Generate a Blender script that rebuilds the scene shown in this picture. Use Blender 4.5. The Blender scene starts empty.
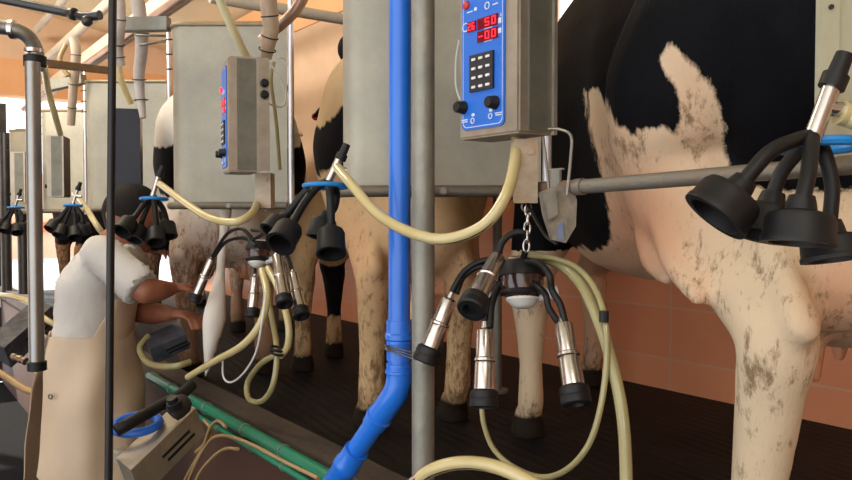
import bpy, bmesh, math, random
import numpy as np
from mathutils import Vector, Matrix, Quaternion
random.seed(7)
SC = bpy.context.scene
COL = SC.collection
V3 = Vector

# ------------------------------------------------------------------ camera
F, HC = 768.0, 0.70
CX, CY, HOR = 426.0, 240.0, 218.0
YAW = math.radians(35.9)
PITCH = math.atan((CY - HOR) / F)
cs, sn = math.cos(YAW), math.sin(YAW)
RIGHT = V3((sn, cs, 0))
FWD0 = V3((-cs, sn, 0))
CAM = V3((0, 0, HC))
FWD = FWD0 * math.cos(PITCH) - V3((0, 0, 1)) * math.sin(PITCH)
UP = FWD0 * math.sin(PITCH) + V3((0, 0, 1)) * math.cos(PITCH)

cd = bpy.data.cameras.new('camera')
cam = bpy.data.objects.new('camera', cd)
COL.objects.link(cam)
cd.sensor_width = 36.0
cd.lens = F / 852 * 36.0
cd.clip_start = 0.02
cam.matrix_world = Matrix((( RIGHT.x, UP.x, -FWD.x, CAM.x), (RIGHT.y, UP.y, -FWD.y, CAM.y), (RIGHT.z, UP.z, -FWD.z, CAM.z), (0, 0, 0, 1)))
SC.camera = cam

def P(px, py, D):
    """world point at depth D along the sight line of a measured photo position"""
    return CAM + FWD * D + RIGHT * ((px - CX) / F * D) + UP * ((CY - py) / F * D)
def V(px, py, v):
    """same, on the vertical plane Y = v"""
    d = FWD + RIGHT * ((px - CX) / F) + UP * ((CY - py) / F)
    return CAM + d * (v / d.y)
def G(px, py, z=0.0):
    d = FWD + RIGHT * ((px - CX) / F) + UP * ((CY - py) / F)
    return CAM + d * ((z - HC) / d.z)

# ------------------------------------------------------------------ materials
def lin(c):
    return tuple(((x / 255) / 12.92 if x / 255 <= .04045 else ((x / 255 + .055) / 1.055) ** 2.4) for x in c[:3]) + (1,)

MATS = {}
def mat(name, col, rough=.5, metal=0., col2=None, nscale=6., amt=.5, bump=0., bscale=40., spec=.5, coat=0., trans=0., emit=None, estr=0., aniso=None):
    if name in MATS: return MATS[name]
    m = bpy.data.materials.new(name); m.use_nodes = True
    nt = m.node_tree; b = nt.nodes['Principled BSDF']
    b.inputs['Base Color'].default_value = lin(col)
    b.inputs['Roughness'].default_value = rough
    b.inputs['Metallic'].default_value = metal
    b.inputs['Specular IOR Level'].default_value = spec
    b.inputs['Coat Weight'].default_value = coat
    b.inputs['Transmission Weight'].default_value = trans
    if emit:
        b.inputs['Emission Color'].default_value = lin(emit); b.inputs['Emission Strength'].default_value = estr
    if col2 or bump:
        tc = nt.nodes.new('ShaderNodeTexCoord')
    if col2:
        n = nt.nodes.new('ShaderNodeTexNoise'); n.inputs['Scale'].default_value = nscale; n.inputs['Detail'].default_value = 7; n.inputs['Roughness'].default_value = .65
        mp = nt.nodes.new('ShaderNodeMapping')
        if aniso: mp.inputs['Scale'].default_value = aniso
        nt.links.new(tc.outputs['Object'], mp.inputs['Vector']); nt.links.new(mp.outputs['Vector'], n.inputs['Vector'])
        r = nt.nodes.new('ShaderNodeValToRGB'); r.color_ramp.elements[0].position = .5 - .25 * (1.2 - amt) ; r.color_ramp.elements[1].position = .5 + .28 * (1.2 - amt)
        r.color_ramp.elements[0].color = lin(col); r.color_ramp.elements[1].color = lin(col2)
        nt.links.new(n.outputs['Fac'], r.inputs['Fac']); nt.links.new(r.outputs['Color'], b.inputs['Base Color'])
    if bump:
        n2 = nt.nodes.new('ShaderNodeTexNoise'); n2.inputs['Scale'].default_value = bscale; n2.inputs['Detail'].default_value = 4
        bp = nt.nodes.new('ShaderNodeBump'); bp.inputs['Strength'].default_value = bump; bp.inputs['Distance'].default_value = .01
        nt.links.new(tc.outputs['Object'], n2.inputs['Vector']); nt.links.new(n2.outputs['Fac'], bp.inputs['Height']); nt.links.new(bp.outputs['Normal'], b.inputs['Normal'])
    MATS[name] = m
    return m

galv = mat('galvanised_sheet', (146, 142, 130), .5, .3, (182, 175, 156), 3.2, .45, .06, 50)
galv_pipe = mat('galvanised_pipe', (128, 128, 120), .5, .45, (152, 148, 136), 14., .5, .15, 80)
rusty = mat('rusty_rail', (118, 116, 108), .55, .4, (122, 104, 84), 9., .35, .2, 90)
steel = mat('polished_steel', (205, 200, 195), .22, .95, (180, 172, 165), 30., .4)
dsteel = mat('worn_steel', (150, 146, 138), .4, .8, (112, 108, 100), 18., .5)
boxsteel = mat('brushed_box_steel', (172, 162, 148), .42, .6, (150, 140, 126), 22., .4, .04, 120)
boxside = mat('shaded_box_side', (124, 122, 110), .5, .5, (98, 98, 88), 14., .4, .05, 100)  # darker copy of the box steel, side shading put into the colour
rubber = mat('black_rubber', (14, 14, 17), .5, 0, (28, 27, 28), 12., .4, spec=.35)
rubber_in = mat('rubber_inside', (8, 8, 9), .8)
blue_pvc = mat('blue_pvc', (28, 104, 212), .32, 0, (40, 118, 222), 7., .3, coat=.2)
blue_face = mat('blue_panel', (30, 104, 205), .4, 0, (36, 110, 210), 3., .3)
blue_ring = mat('blue_ring', (30, 128, 200), .4)
green_pvc = mat('green_pvc', (20, 130, 98), .35, 0, (24, 112, 84), 8., .4)
hose_m = mat('cream_hose', (188, 170, 118), .22, 0, (202, 186, 138), 10., .3, coat=.4)
hose_d = mat('olive_hose', (158, 150, 106), .25, 0, (142, 132, 92), 10., .4, coat=.3)
hose_t = mat('tan_tube', (170, 142, 100), .4, 0, (150, 122, 84), 10., .4)
black_line = mat('hose_line', (40, 36, 30), .5)
white_pl = mat('white_plastic', (222, 222, 216), .35)
bowl_m = mat('claw_bowl', (74, 44, 40), .12, 0, (52, 34, 34), 6., .3, coat=.6)
red_led = mat('red_led', (90, 8, 20), .3, 0, emit=(255, 40, 60), estr=2.2)
red_back = mat('display_window', (60, 6, 22), .15, 0, emit=(200, 10, 40), estr=.25)
red_btn = mat('red_button', (190, 48, 38), .35)
amber_led = mat('amber_led', (200, 110, 30), .3, 0, emit=(255, 150, 60), estr=2.0)
key_white = mat('key_white', (225, 225, 228), .5)
print_white = mat('print_white', (205, 215, 232), .6)
dark_plate = mat('keypad_black', (26, 26, 32), .5)
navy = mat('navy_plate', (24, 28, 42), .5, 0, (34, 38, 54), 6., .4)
wrap_m = mat('cable_wrap', (196, 180, 160), .4, 0, (150, 118, 90), 10., .4, aniso=(1, 1, .3))
wrap_w = mat('white_wrap', (214, 206, 200), .4, 0, (176, 160, 150), 12., .4)
ceil_pipe = mat('white_pipe', (214, 206, 190), .45, 0, (198, 184, 162), 5., .4)
copper = mat('copper_pipe', (186, 150, 128), .35, .5, (150, 128, 116), 6., .5)
dark_pipe = mat('dark_painted_pipe', (52, 50, 50), .35, .4, (74, 72, 70), 8., .4)
black_rod = mat('black_rod', (30, 28, 28), .4, .2)
block_m = mat('dirty_block', (148, 136, 116), .6, .1, (92, 84, 74), 28., .4, .4, 60)
blue_stain = mat('blue_paint', (52, 96, 168), .6, 0, (120, 120, 120), 40., .5)
curb_m = mat('curb_concrete', (84, 70, 58), .8, 0, (52, 44, 38), 9., .45, .3, 40, aniso=(.5, 1, 1))
wood_m = mat('orange_brick_band', (226, 166, 116), .7, 0, (234, 180, 130), 4., .4)
plaster = mat('peach_plaster', (226, 194, 164), .85, 0, (210, 176, 146), 2.2, .4)
ceil_m = mat('ceiling_plaster', (244, 230, 196), .85, 0, (236, 216, 176), 1.2, .4)
yard_m = mat('yard_concrete', (222, 222, 224), .8, 0, (196, 196, 200), 2.5, .4)
yardwall = mat('yard_wall', (230, 190, 160), .8, 0, (222, 172, 140), 2., .4)
glove = mat('grey_cloth', (176, 172, 164), .7, 0, (150, 146, 138), 20., .4)
zinc_blue = mat('bluish_metal', (110, 118, 130), .35, .6, (60, 66, 80), 16., .5)

# tiles ------------------------------------------------------------
def tile_mat(name, c1, c2, grout, w, h, mort=.006, rough=.35, rot=(math.pi/2, 0, 0)):
    m = bpy.data.materials.new(name); m.use_nodes = True
    nt = m.node_tree; b = nt.nodes['Principled BSDF']
    tc = nt.nodes.new('ShaderNodeTexCoord'); mp = nt.nodes.new('ShaderNodeMapping')
    mp.inputs['Rotation'].default_value = rot; mp.inputs['Location'].default_value = (0, .037, 0)
    br = nt.nodes.new('ShaderNodeTexBrick'); br.offset = 0.0
    br.inputs['Color1'].default_value = lin(c1); br.inputs['Color2'].default_value = lin(c2); br.inputs['Mortar'].default_value = lin(grout)
    br.inputs['Scale'].default_value = 1.0; br.inputs['Mortar Size'].default_value = mort; br.inputs['Brick Width'].default_value = w; br.inputs['Row Height'].default_value = h
    nz = nt.nodes.new('ShaderNodeTexNoise'); nz.inputs['Scale'].default_value = 3.5; nz.inputs['Detail'].default_value = 6
    mx = nt.nodes.new('ShaderNodeMix'); mx.data_type = 'RGBA'; mx.blend_type = 'MULTIPLY'; mx.inputs['Factor'].default_value = .25
    nt.links.new(tc.outputs['Object'], mp.inputs['Vector']); nt.links.new(mp.outputs['Vector'], br.inputs['Vector'])
    nt.links.new(tc.outputs['Object'], nz.inputs['Vector'])
    nt.links.new(br.outputs['Color'], mx.inputs['A']); nt.links.new(nz.outputs['Fac'], mx.inputs['B']); nt.links.new(mx.outputs['Result'], b.inputs['Base Color'])
    b.inputs['Roughness'].default_value = rough
    return m
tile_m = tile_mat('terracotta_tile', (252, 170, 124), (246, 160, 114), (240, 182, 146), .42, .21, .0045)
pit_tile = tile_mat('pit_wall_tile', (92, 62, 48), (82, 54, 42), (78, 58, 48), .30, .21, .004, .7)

def mat_rubber_floor():
    m = bpy.data.materials.new('rubber_mat_floor'); m.use_nodes = True
    nt = m.node_tree; b = nt.nodes['Principled BSDF']
    tc = nt.nodes.new('ShaderNodeTexCoord')
    n = nt.nodes.new('ShaderNodeTexNoise'); n.inputs['Scale'].default_value = 5; n.inputs['Detail'].default_value = 8
    r = nt.nodes.new('ShaderNodeValToRGB'); r.color_ramp.elements[0].color = lin((13, 13, 14)); r.color_ramp.elements[1].color = lin((34, 32, 31)); r.color_ramp.elements[0].position = .35; r.color_ramp.elements[1].position = .75
    mp = nt.nodes.new('ShaderNodeMapping'); mp.inputs['Rotation'].default_value = (0, 0, math.radians(8))
    w = nt.nodes.new('ShaderNodeTexWave'); w.inputs['Scale'].default_value = 7; w.inputs['Distortion'].default_value = 2.5; w.bands_direction = 'Y'
    bp = nt.nodes.new('ShaderNodeBump'); bp.inputs['Strength'].default_value = .3; bp.inputs['Distance'].default_value = .006
    nt.links.new(tc.outputs['Object'], n.inputs['Vector']); nt.links.new(n.outputs['Fac'], r.inputs['Fac']); nt.links.new(r.outputs['Color'], b.inputs['Base Color'])
    nt.links.new(tc.outputs['Object'], mp.inputs['Vector']); nt.links.new(mp.outputs['Vector'], w.inputs['Vector']); nt.links.new(w.outputs['Fac'], bp.inputs['Height']); nt.links.new(bp.outputs['Normal'], b.inputs['Normal'])
    b.inputs['Roughness'].default_value = .62; b.inputs['Specular IOR Level'].default_value = .2
    return m
floor_m = mat_rubber_floor()

# ------------------------------------------------------------------ mesh building
def frame(d):
    d = d.normalized()
    a = V3((0, 0, 1)) if abs(d.z) < .9 else V3((1, 0, 0))
    x = a.cross(d).normalized()
    return x, d.cross(x).normalized()

def catmull(pts, n=8):
    pts = [V3(p) for p in pts]
    if len(pts) < 3 or n <= 1: return pts
    q = [pts[0] * 2 - pts[1]] + pts + [pts[-1] * 2 - pts[-2]]
    out = []
    for i in range(1, len(q) - 2):
        a, b, c, d = q[i-1], q[i], q[i+1], q[i+2]
        for k in range(n):
            t = k / n
            out.append(.5 * ((2*b) + (c - a)*t + (2*a - 5*b + 4*c - d)*t*t + (3*b - a - 3*c + d)*t*t*t))
    out.append(pts[-1])
    return out

class MB:
    def __init__(s): s.v, s.f, s.mi = [], [], []; s.mats = []; s.cur = 0
    def use(s, m):
        if m not in s.mats: s.mats.append(m)
        s.cur = s.mats.index(m); return s
    def add(s, vs, fs):
        o = len(s.v); s.v += [V3(x) for x in vs]
        for f in fs: s.f.append([i + o for i in f]); s.mi.append(s.cur)
        return s
    def rings(s, rings, cap=True, closed=False):
        n = len(rings[0]); vs = [p for r in rings for p in r]; fs = []
        m = len(rings)
        for i in range(m if closed else m - 1):
            j = (i + 1) % m
            for k in range(n):
                fs.append([i*n + k, i*n + (k+1) % n, j*n + (k+1) % n, j*n + k])
        if cap and not closed:
            fs.append(list(range(n))[::-1]); fs.append([(m-1)*n + k for k in range(n)])
        return s.add(vs, fs)
    def tube(s, pts, r, seg=10, n=8, closed=False, cap=True):
        ctrl = [V3(p) for p in pts]
        if closed:
            pts = catmull(ctrl[-1:] + ctrl + ctrl[:2], n)[n:-n-0] if n > 1 else ctrl
            if n > 1: pts = pts[:-1]
        else: pts = catmull(ctrl, n)
        m = len(pts); rr = []
        if callable(r): rr = [r(i / max(1, m-1)) for i in range(m)]
        elif isinstance(r, (list, tuple)):
            k = len(r) - 1
            for i in range(m):
                t = i / max(1, m-1) * k; a = min(int(t), k-1); rr.append(r[a] + (r[a+1] - r[a]) * (t - a))
        else: rr = [r] * m
        tan = []
        for i in range(m):
            a = pts[(i-1) % m] if (closed or i > 0) else pts[0]; b = pts[(i+1) % m] if (closed or i < m-1) else pts[-1]
            d = b - a
            tan.append(d.normalized() if d.length > 1e-9 else (tan[-1] if tan else V3((0, 0, 1))))
        x, y = frame(tan[0]); R = []
        for i in range(m):
            if i:
                q = tan[i-1].rotation_difference(tan[i]); x = q @ x
            x = (x - tan[i] * x.dot(tan[i])).normalized(); y = tan[i].cross(x)
            R.append([pts[i] + x * (rr[i] * math.cos(2*math.pi*k/seg)) + y * (rr[i] * math.sin(2*math.pi*k/seg)) for k in range(seg)])
        return s.rings(R, cap, closed)
    def cyl(s, a, b, r0, r1=None, seg=20): return s.rings(s._cr(V3(a), V3(b), [(0, r0), (1, r0 if r1 is None else r1)], seg))
    def _cr(s, a, b, prof, seg):
        d = b - a; x, y = frame(d)
        return [[a + d*t + x*(r*math.cos(2*math.pi*k/seg)) + y*(r*math.sin(2*math.pi*k/seg)) for k in range(seg)] for t, r in prof]
    def lathe(s, a, b, prof, seg=24, cap=True):
        """prof: (distance along a->b in metres, radius)"""
        a, b = V3(a), V3(b); d = (b - a).normalized(); x, y = frame(d)
        return s.rings([[a + d*t + x*(r*math.cos(2*math.pi*k/seg)) + y*(r*math.sin(2*math.pi*k/seg)) for k in range(seg)] for t, r in prof], cap)
    def box(s, c, size, M=None, bev=0.):
        bm = bmesh.new(); bmesh.ops.create_cube(bm, size=1)
        for v in bm.verts: v.co = V3((v.co.x*size[0], v.co.y*size[1], v.co.z*size[2]))
        if bev: bmesh.ops.bevel(bm, geom=bm.edges[:], offset=bev, segments=2, affect='EDGES')
        M = M or Matrix(); c = V3(c)
        vs = [c + (M.to_3x3() @ v.co) for v in bm.verts]; bm.verts.index_update()
        fs = [[v.index for v in f.verts] for f in bm.faces]; bm.free()
        return s.add(vs, fs)
    def hexa(s, p8): # 4 bottom + 4 top
        return s.add(p8, [[3,2,1,0],[4,5,6,7],[0,1,5,4],[1,2,6,5],[2,3,7,6],[3,0,4,7]])
    def ball(s, c, r, seg=16, sc=(1,1,1), M=None):
        c = V3(c); R = []; M = M or Matrix()
        for i in range(1, seg//2):
            t = math.pi * i / (seg//2)
            R.append([c + M.to_3x3() @ V3((r*sc[0]*math.sin(t)*math.cos(2*math.pi*k/seg), r*sc[1]*math.sin(t)*math.sin(2*math.pi*k/seg), -r*sc[2]*math.cos(t))) for k in range(seg)])
        return s.rings(R, True)
    def torus(s, c, axis, R, r, seg=32, sec=10):
        c = V3(c); x, y = frame(V3(axis)); z = V3(axis).normalized(); rg = []
        for i in range(seg):
            a = 2*math.pi*i/seg; e = x*math.cos(a) + y*math.sin(a)
            rg.append([c + e*(R + r*math.cos(2*math.pi*k/sec)) + z*(r*math.sin(2*math.pi*k/sec)) for k in range(sec)])
        return s.rings(rg, False, True)
    def build(s, name, m=None, parent=None, loc=None, angle=35):
        me = bpy.data.meshes.new(name)
        if loc is None: loc = V3(parent['_loc']) if parent is not None and '_loc' in parent else V3((0, 0, 0))
        else: loc = V3(loc)
        base = loc
        me.from_pydata([tuple(v - base) for v in s.v], [], s.f)
        ms = s.mats if s.mats else [m]
        for q in ms: me.materials.append(q)
        for i, p in enumerate(me.polygons): p.material_index = s.mi[i] if s.mats else 0; p.use_smooth = True
        me.validate(); me.update()
        bm = bmesh.new(); bm.from_mesh(me); bmesh.ops.recalc_face_normals(bm, faces=bm.faces[:]); bm.to_mesh(me); bm.free()
        me.set_sharp_from_angle(angle=math.radians(angle))
        o = bpy.data.objects.new(name, me); COL.objects.link(o)
        if parent is not None: o.parent = parent; o['_loc'] = list(base)
        else: o.location = base; o['_loc'] = list(base)
        return o

def tag(o, label, cat, group=None):
    o['label'] = label; o['category'] = cat
    if group: o['group'] = group
    return o
def thing(name, label, cat, loc, group=None):
    o = bpy.data.objects.new(name, None); COL.objects.link(o); o.empty_display_size = .05
    o.location = V3(loc); o['_loc'] = list(V3(loc)); return tag(o, label, cat, group)
def struct(o): o['kind'] = 'structure'; return o
def single(name, mb, m, label, cat, loc, group=None, angle=35):
    return tag(mb.build(name, m, None, loc, angle), label, cat, group)
def copy_tree(o, off=(0, 0, 0), rz=0, label=None, parent=None):
    c = o.copy(); COL.objects.link(c)
    if parent is None:
        c.location = V3(o.location) + V3(off); c.rotation_euler = (0, 0, rz)
        if label: c['label'] = label
    else: c.parent = parent
    for ch in list(o.children): copy_tree(ch, parent=c)
    return c
def simple_box(name, a, b, m, kind=True):
    mb = MB(); a, b = V3(a), V3(b)
    mb.box((a + b) / 2, (abs(b.x-a.x), abs(b.y-a.y), abs(b.z-a.z)))
    o = mb.build(name, m, None, ((a.x+b.x)/2, (a.y+b.y)/2, min(a.z, b.z)))
    if kind: struct(o)
    return o

# ------------------------------------------------------------------ the setting
YW = 2.62           # back wall
PITZ = -.85
CURB0, CURB1, CURBZ = .96, 1.06, .06
XF, XN = -8.2, 3.5  # far end, near end
simple_box('floor', (XF, CURB1, -.12), (XN, YW, 0), floor_m)
simple_box('trim_1', (XF, CURB0, -.03), (XN, CURB1, CURBZ), curb_m)
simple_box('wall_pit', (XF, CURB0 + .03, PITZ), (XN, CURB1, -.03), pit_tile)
pitf = mat('pit_floor_concrete', (17, 17, 18), .85, 0, (10, 10, 12), 6., .4, .3, 30, spec=.1)
simple_box('floor_pit', (XF, -2.6, PITZ - .1), (XN, CURB0 + .03, PITZ), pitf)
# back wall with a high window behind the black and white cow
W0, W1, WZ0, WZ1 = -2.75, -1.55, 1.42, 2.0
ww = MB()
def slab(mb, x0, x1, z0, z1, y0=YW, y1=YW + .2): mb.box(((x0+x1)/2, (y0+y1)/2, (z0+z1)/2), (x1-x0, y1-y0, z1-z0))
simple_box('wall_back', (XF, YW, -.12), (XN, YW + .2, .81), tile_m)
o = MB()
slab(o, XF, W0, .81, 2.1); slab(o, W1, XN, .81, 2.1); slab(o, W0, W1, .81, WZ0); slab(o, W0, W1, WZ1, 2.1)
struct(o.build('wall_back.001', plaster, None, (0, YW, .81)))
simple_box('trim_2', (XF, YW - .012, 2.1), (XN, YW + .2, 2.42), wood_m)
wf = MB()
for a, b in (((W0, WZ0), (W1, WZ0 + .04)), ((W0, WZ1 - .04), (W1, WZ1)), ((W0, WZ0), (W0 + .04, WZ1)), ((W1 - .04, WZ0), (W1, WZ1)), ((-2.17, WZ0), (-2.13, WZ1))):
    slab(wf, a[0], b[0], a[1], b[1], YW + .06, YW + .12)
win = struct(wf.build('window_1', white_pl, None, ((W0+W1)/2, YW + .06, WZ0)))
# ceiling rises from the back wall towards the pit
c = MB(); c.hexa([(XF - .2, -2.8, 3.35), (XN, -2.8, 3.35), (XN, YW + .2, 2.42), (XF - .2, YW + .2, 2.42), (XF - .2, -2.8, 3.45), (XN, -2.8, 3.45), (XN, YW + .2, 2.52), (XF - .2, YW + .2, 2.52)])
struct(c.build('ceiling', ceil_m, None, (0, 0, 2.42)))
simple_box('wall_right', (XN, -2.6, PITZ), (XN + .2, YW + .2, 3.2), plaster)
# header over the open far end, with the same orange band, and an unseen wall added across the pit to block daylight
simple_box('wall_end', (XF - .2, -2.8, 2.2), (XF, YW + .2, 3.4), plaster)
simple_box('trim_4', (XF - .21, -2.8, 1.86), (XF + .012, YW, 2.2), wood_m)
simple_box('shade_wall_front', (XF - .2, -2.8, PITZ), (-3.2, -2.6, 3.4), plaster)  # added out of view to keep daylight off the pit
for k, yy in enumerate((-.9, 1.0)): simple_box('trim_5', (XF - .15, yy - .06, PITZ), (XF - .03, yy + .06, 1.78), dark_pipe)
# sunlit yard beyond the open far end
simple_box('ground_yard', (-30, -14, -.14), (XF, 14, -.02), yard_m)
simple_box('wall_yard', (-15.4, -12, -.02), (-15.2, 12, 1.5), yardwall)
yb = simple_box('trim_3', (-15.18, -12, .45), (-15.14, 12, .62), mat('orange_band', (228, 120, 70), .7))

# ------------------------------------------------------------------ lights
w = bpy.data.worlds.new('World'); SC.world = w; w.use_nodes = True
nt = w.node_tree; bg = nt.nodes['Background']
bg.inputs['Color'].default_value = (.92, .96, 1, 1); bg.inputs['Strength'].default_value = 2.4
sl = bpy.data.lights.new('sun', 'SUN'); sl.energy = 9.0; sl.angle = math.radians(1.0); sl.color = (1, .93, .82)
so = bpy.data.objects.new('sun', sl); COL.objects.link(so)
sd = V3((.70, .40, -.62)).normalized()
so.rotation_euler = sd.to_track_quat('-Z', 'Y').to_euler()
def area(name, loc, tgt, sx, sy, e, col=(1, 1, 1)):
    l = bpy.data.lights.new(name, 'AREA'); l.shape = 'RECTANGLE'; l.size = sx; l.size_y = sy; l.energy = e; l.color = col
    ob = bpy.data.objects.new(name, l); COL.objects.link(ob); ob.location = loc
    ob.rotation_euler = (V3(tgt) - V3(loc)).to_track_quat('-Z', 'Y').to_euler(); return ob
area('fill_light_near', (1.2, -.5, 2.75), (-.2, 1.3, .4), 1.4, .25, 14, (1, .97, .92))  # added fill above the pit, no fixture stands here
area('fill_light_far', (-3.6, -.2, 2.8), (-3.6, .9, .3), 1.4, .25, 26, (1, .95, .88))  # added fill for the far stalls, not a fixture of the parlour
area('ceiling_bounce_fill', (-4.6, -.6, 2.15), (-5.4, .9, 3.0), 1.4, .25, 85, (1, .93, .80))  # added uplight, stands in for sunlight bounced from the yard onto the ceiling

SC.view_settings.view_transform = 'Standard'; SC.view_settings.look = 'None'; SC.view_settings.gamma = 1; SC.view_settings.use_curve_mapping = False
SC.view_settings.exposure = 0.0

# ------------------------------------------------------------------ control boxes
def text_mesh(mb, txt, org, ex, ez, size, m):
    cu = bpy.data.curves.new('t', 'FONT'); cu.body = txt; cu.size = 1; cu.align_x = 'CENTER'; cu.align_y = 'CENTER'
    ob = bpy.data.objects.new('t', cu); COL.objects.link(ob)
    dg = bpy.context.evaluated_depsgraph_get(); me = bpy.data.meshes.new_from_object(ob.evaluated_get(dg))
    mb.use(m).add([V3(org) + ex*(v.co.x*size) + ez*(v.co.y*size) for v in me.vertices], [list(p.vertices) for p in me.polygons])
    bpy.data.objects.remove(ob); bpy.data.curves.remove(cu); bpy.data.meshes.remove(me)
SEG7 = {'0': 'abcdef', '1': 'bc', '2': 'abged', '5': 'afgcd', '6': 'afgedc', '7': 'abc', '8': 'abcdefg', '-': 'g', ' ': ''}
def digits(mb, txt, org, w, h, y):
    n = len(txt); dw = w / n
    for i, ch in enumerate(txt):
        x0 = org[0] + dw*(i + .2); x1 = org[0] + dw*(i + .82); z0 = org[1] + h*.14; z1 = org[1] + h*.86; zm = (z0+z1)/2; t = h*.1
        S = {'a': (x0, z1-t, x1, z1), 'd': (x0, z0, x1, z0+t), 'g': (x0, zm-t/2, x1, zm+t/2), 'b': (x1-t, zm, x1, z1), 'c': (x1-t, z0, x1, zm), 'e': (x0, z0, x0+t, zm), 'f': (x0, zm, x0+t, z1)}
        for q in SEG7[ch]:
            a = S[q]; mb.box(((a[0]+a[2])/2, y, (a[1]+a[3])/2), (a[2]-a[0], .001, a[3]-a[1]))

BV = .91
bl = V(459, 139.5, BV); br = V(518.5, 133.2, BV)
BX0, BX1, BZ0 = bl.x, br.x, (bl.z + br.z) / 2
BW, BD, BH = BX1 - BX0, .085, .325
def control_box(label, led=red_led):
    """box1 in place; front on Y = BV facing the pit"""
    base = V3(((BX0+BX1)/2, BV + BD/2, BZ0))
    t = thing('milking_control_box', label, 'control box', base, 'control boxes in front of the splash panels')
    b = MB(); cxm = (BX0+BX1)/2
    b.use(boxsteel).box((cxm, BV + BD/2, BZ0 + BH/2), (BW, BD, BH), None, .004)
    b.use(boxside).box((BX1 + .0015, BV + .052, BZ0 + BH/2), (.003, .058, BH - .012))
    b.use(boxsteel).box((BX1 + .004, BV + BD - .004, BZ0 + BH/2 ), (.010, .008, BH))
    b.build('case', None, t)
    f = MB(); fx0, fx1, fz0, fz1 = BX0 + .012, BX1 - .034, BZ0 + .016, BZ0 + BH - .02
    n = 6; r = .012; out = []
    for (qx, qz, a0) in ((fx1-r, fz0+r, -90), (fx1-r, fz1-r, 0), (fx0+r, fz1-r, 90), (fx0+r, fz0+r, 180)):
        for k in range(n+1):
            a = math.radians(a0 + 90*k/n); out.append((qx + r*math.cos(a), qz + r*math.sin(a)))
    y1, y0 = BV - .0005, BV - .003
    m = len(out)
    f.use(blue_face).add([(x, y1, z) for x, z in out] + [(x, y0, z) for x, z in out], [list(range(m, 2*m))] + [[k, (k+1) % m, m + (k+1) % m, m + k] for k in range(m)])
    # thin white border line and the small printing
    cx0, cz0 = (fx0+fx1)/2, (fz0+fz1)/2
    ins = lambda k: [(cx0 + (x-cx0)*(1 - k/(fx1-fx0)*2), y0 - .0004, cz0 + (z-cz0)*(1 - k/(fz1-fz0)*2)) for x, z in out]
    A, B = ins(.0040), ins(.0052)
    f.use(print_white).add(A + B, [[k, (k+1) % m, m + (k+1) % m, m + k] for k in range(m)])
    ex, ez = V3((1, 0, 0)), V3((0, 0, 1)); W = fx1 - fx0
    fx = lambda s: fx0 + W*s
    def pz(px, py): return V(px, py, BV).z
    def mark(s, z, w, h): f.box((fx(s), y0 - .0004, z), (w, .0008, h))
    yt = y0 - .001
    text_mesh(f, 'C', (fx(.085), yt, pz(465, 29)), ex, ez, .024, print_white)
    text_mesh(f, 'A', (fx(.93), yt, pz(500, 16)), ex, ez, .010, print_white)
    mark(.90, pz(500, 21), .008, .010); mark(.90, pz(500, 31), .008, .009)
    mark(.20, pz(469, 13), .016, .0022); mark(.34, pz(472, 11), .007, .006)
    f.torus((fx(.62), yt, pz(489, 6)), (0, 1, 0), .006, .0012, 16, 6); mark(.80, pz(497, 4), .014, .0022)
    mark(.64, pz(488, 28.6), .022, .0014); mark(.64, pz(488, 41.5), .022, .0014)
    for s, px, py in ((.28, 474, 115), (.70, 493, 110)):
        f.ball((fx(s), y0, pz(px, py)), .005, 10, (1, .2, .7)); f.torus((fx(s), yt, pz(px, py + 6)), (0, 1, 0), .0048, .0012, 14, 6)
        mark(s + (.18 if s > .5 else -.2), pz(px, py + 4), .018, .002); mark(s + (.18 if s > .5 else -.2), pz(px, py + 6), .016, .002)
    fp = f.build('faceplate', None, t, angle=30)
    for s0, s1, za, zb, tx in ((.155, .36, pz(472, 32.5), pz(472, 22.5), '26'), (.40, .87, pz(488, 28), pz(488, 17), ' 50'), (.40, .87, pz(488, 41), pz(488, 30), '-00')):
        d = MB(); d.use(red_back).box(((fx(s0)+fx(s1))/2, y0 - .001, (za+zb)/2), (W*(s1-s0), .003, zb-za))
        d.use(red_led); digits(d, tx, (fx(s0) + W*.01, za), W*(s1-s0) - W*.02, zb-za, y0 - .003)
        d.build('display', None, t)
    kz1, kz0, kx0, kx1 = pz(482, 54), pz(482, 91), fx(.23), fx(.78)
    kp = MB().box(((kx0+kx1)/2, y0 - .002, (kz0+kz1)/2), (kx1-kx0, .005, kz1-kz0)).build('keypad', dark_plate, t)
    for r_ in range(4):
        for c_ in range(3):
            MB().box((kx0 + (kx1-kx0)*(.2 + .3*c_), y0 - .0052, kz0 + (kz1-kz0)*(.12 + .25*r_)), ((kx1-kx0)*.17, .0022, (kz1-kz0)*.07), None, .0007).build('key', key_white, kp)
    for s, px, py in ((.05, 464, 108), (.80, 498, 102.5)):
        c0 = V3((fx(s), y0, pz(px, py)))
        MB().lathe(c0, c0 + V3((0, -1, 0)), [(0, .0125), (.004, .0125), (.006, .011), (.017, .0105), (.019, .009)], 20).build('knob', rubber, t)
    c0 = V3((fx(.12), y0, pz(467, 6)))
    MB().lathe(c0, c0 + V3((0, -1, 0)), [(0, .0085), (.004, .008), (.006, .005)], 18).build('indicator_light', led, t)
    return t
box1 = control_box('large steel milking control box with blue keypad face beside the blue drain pipe', red_btn)
box2 = control_box('steel milking control box on the second panel, blue face seen edge-on')
def place_box(t, px, py, rz, v=BV):
    tgt = V(px, py, v); ref = V(518.5, 133.2, BV)
    loc = V3(t['_loc']); rel = ref - loc
    M = Matrix.Rotation(rz, 3, 'Z'); t.location = tgt - M @ rel; t.rotation_euler = (0, 0, rz)
place_box(box2, 229, 172, math.radians(-15), .82)
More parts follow.
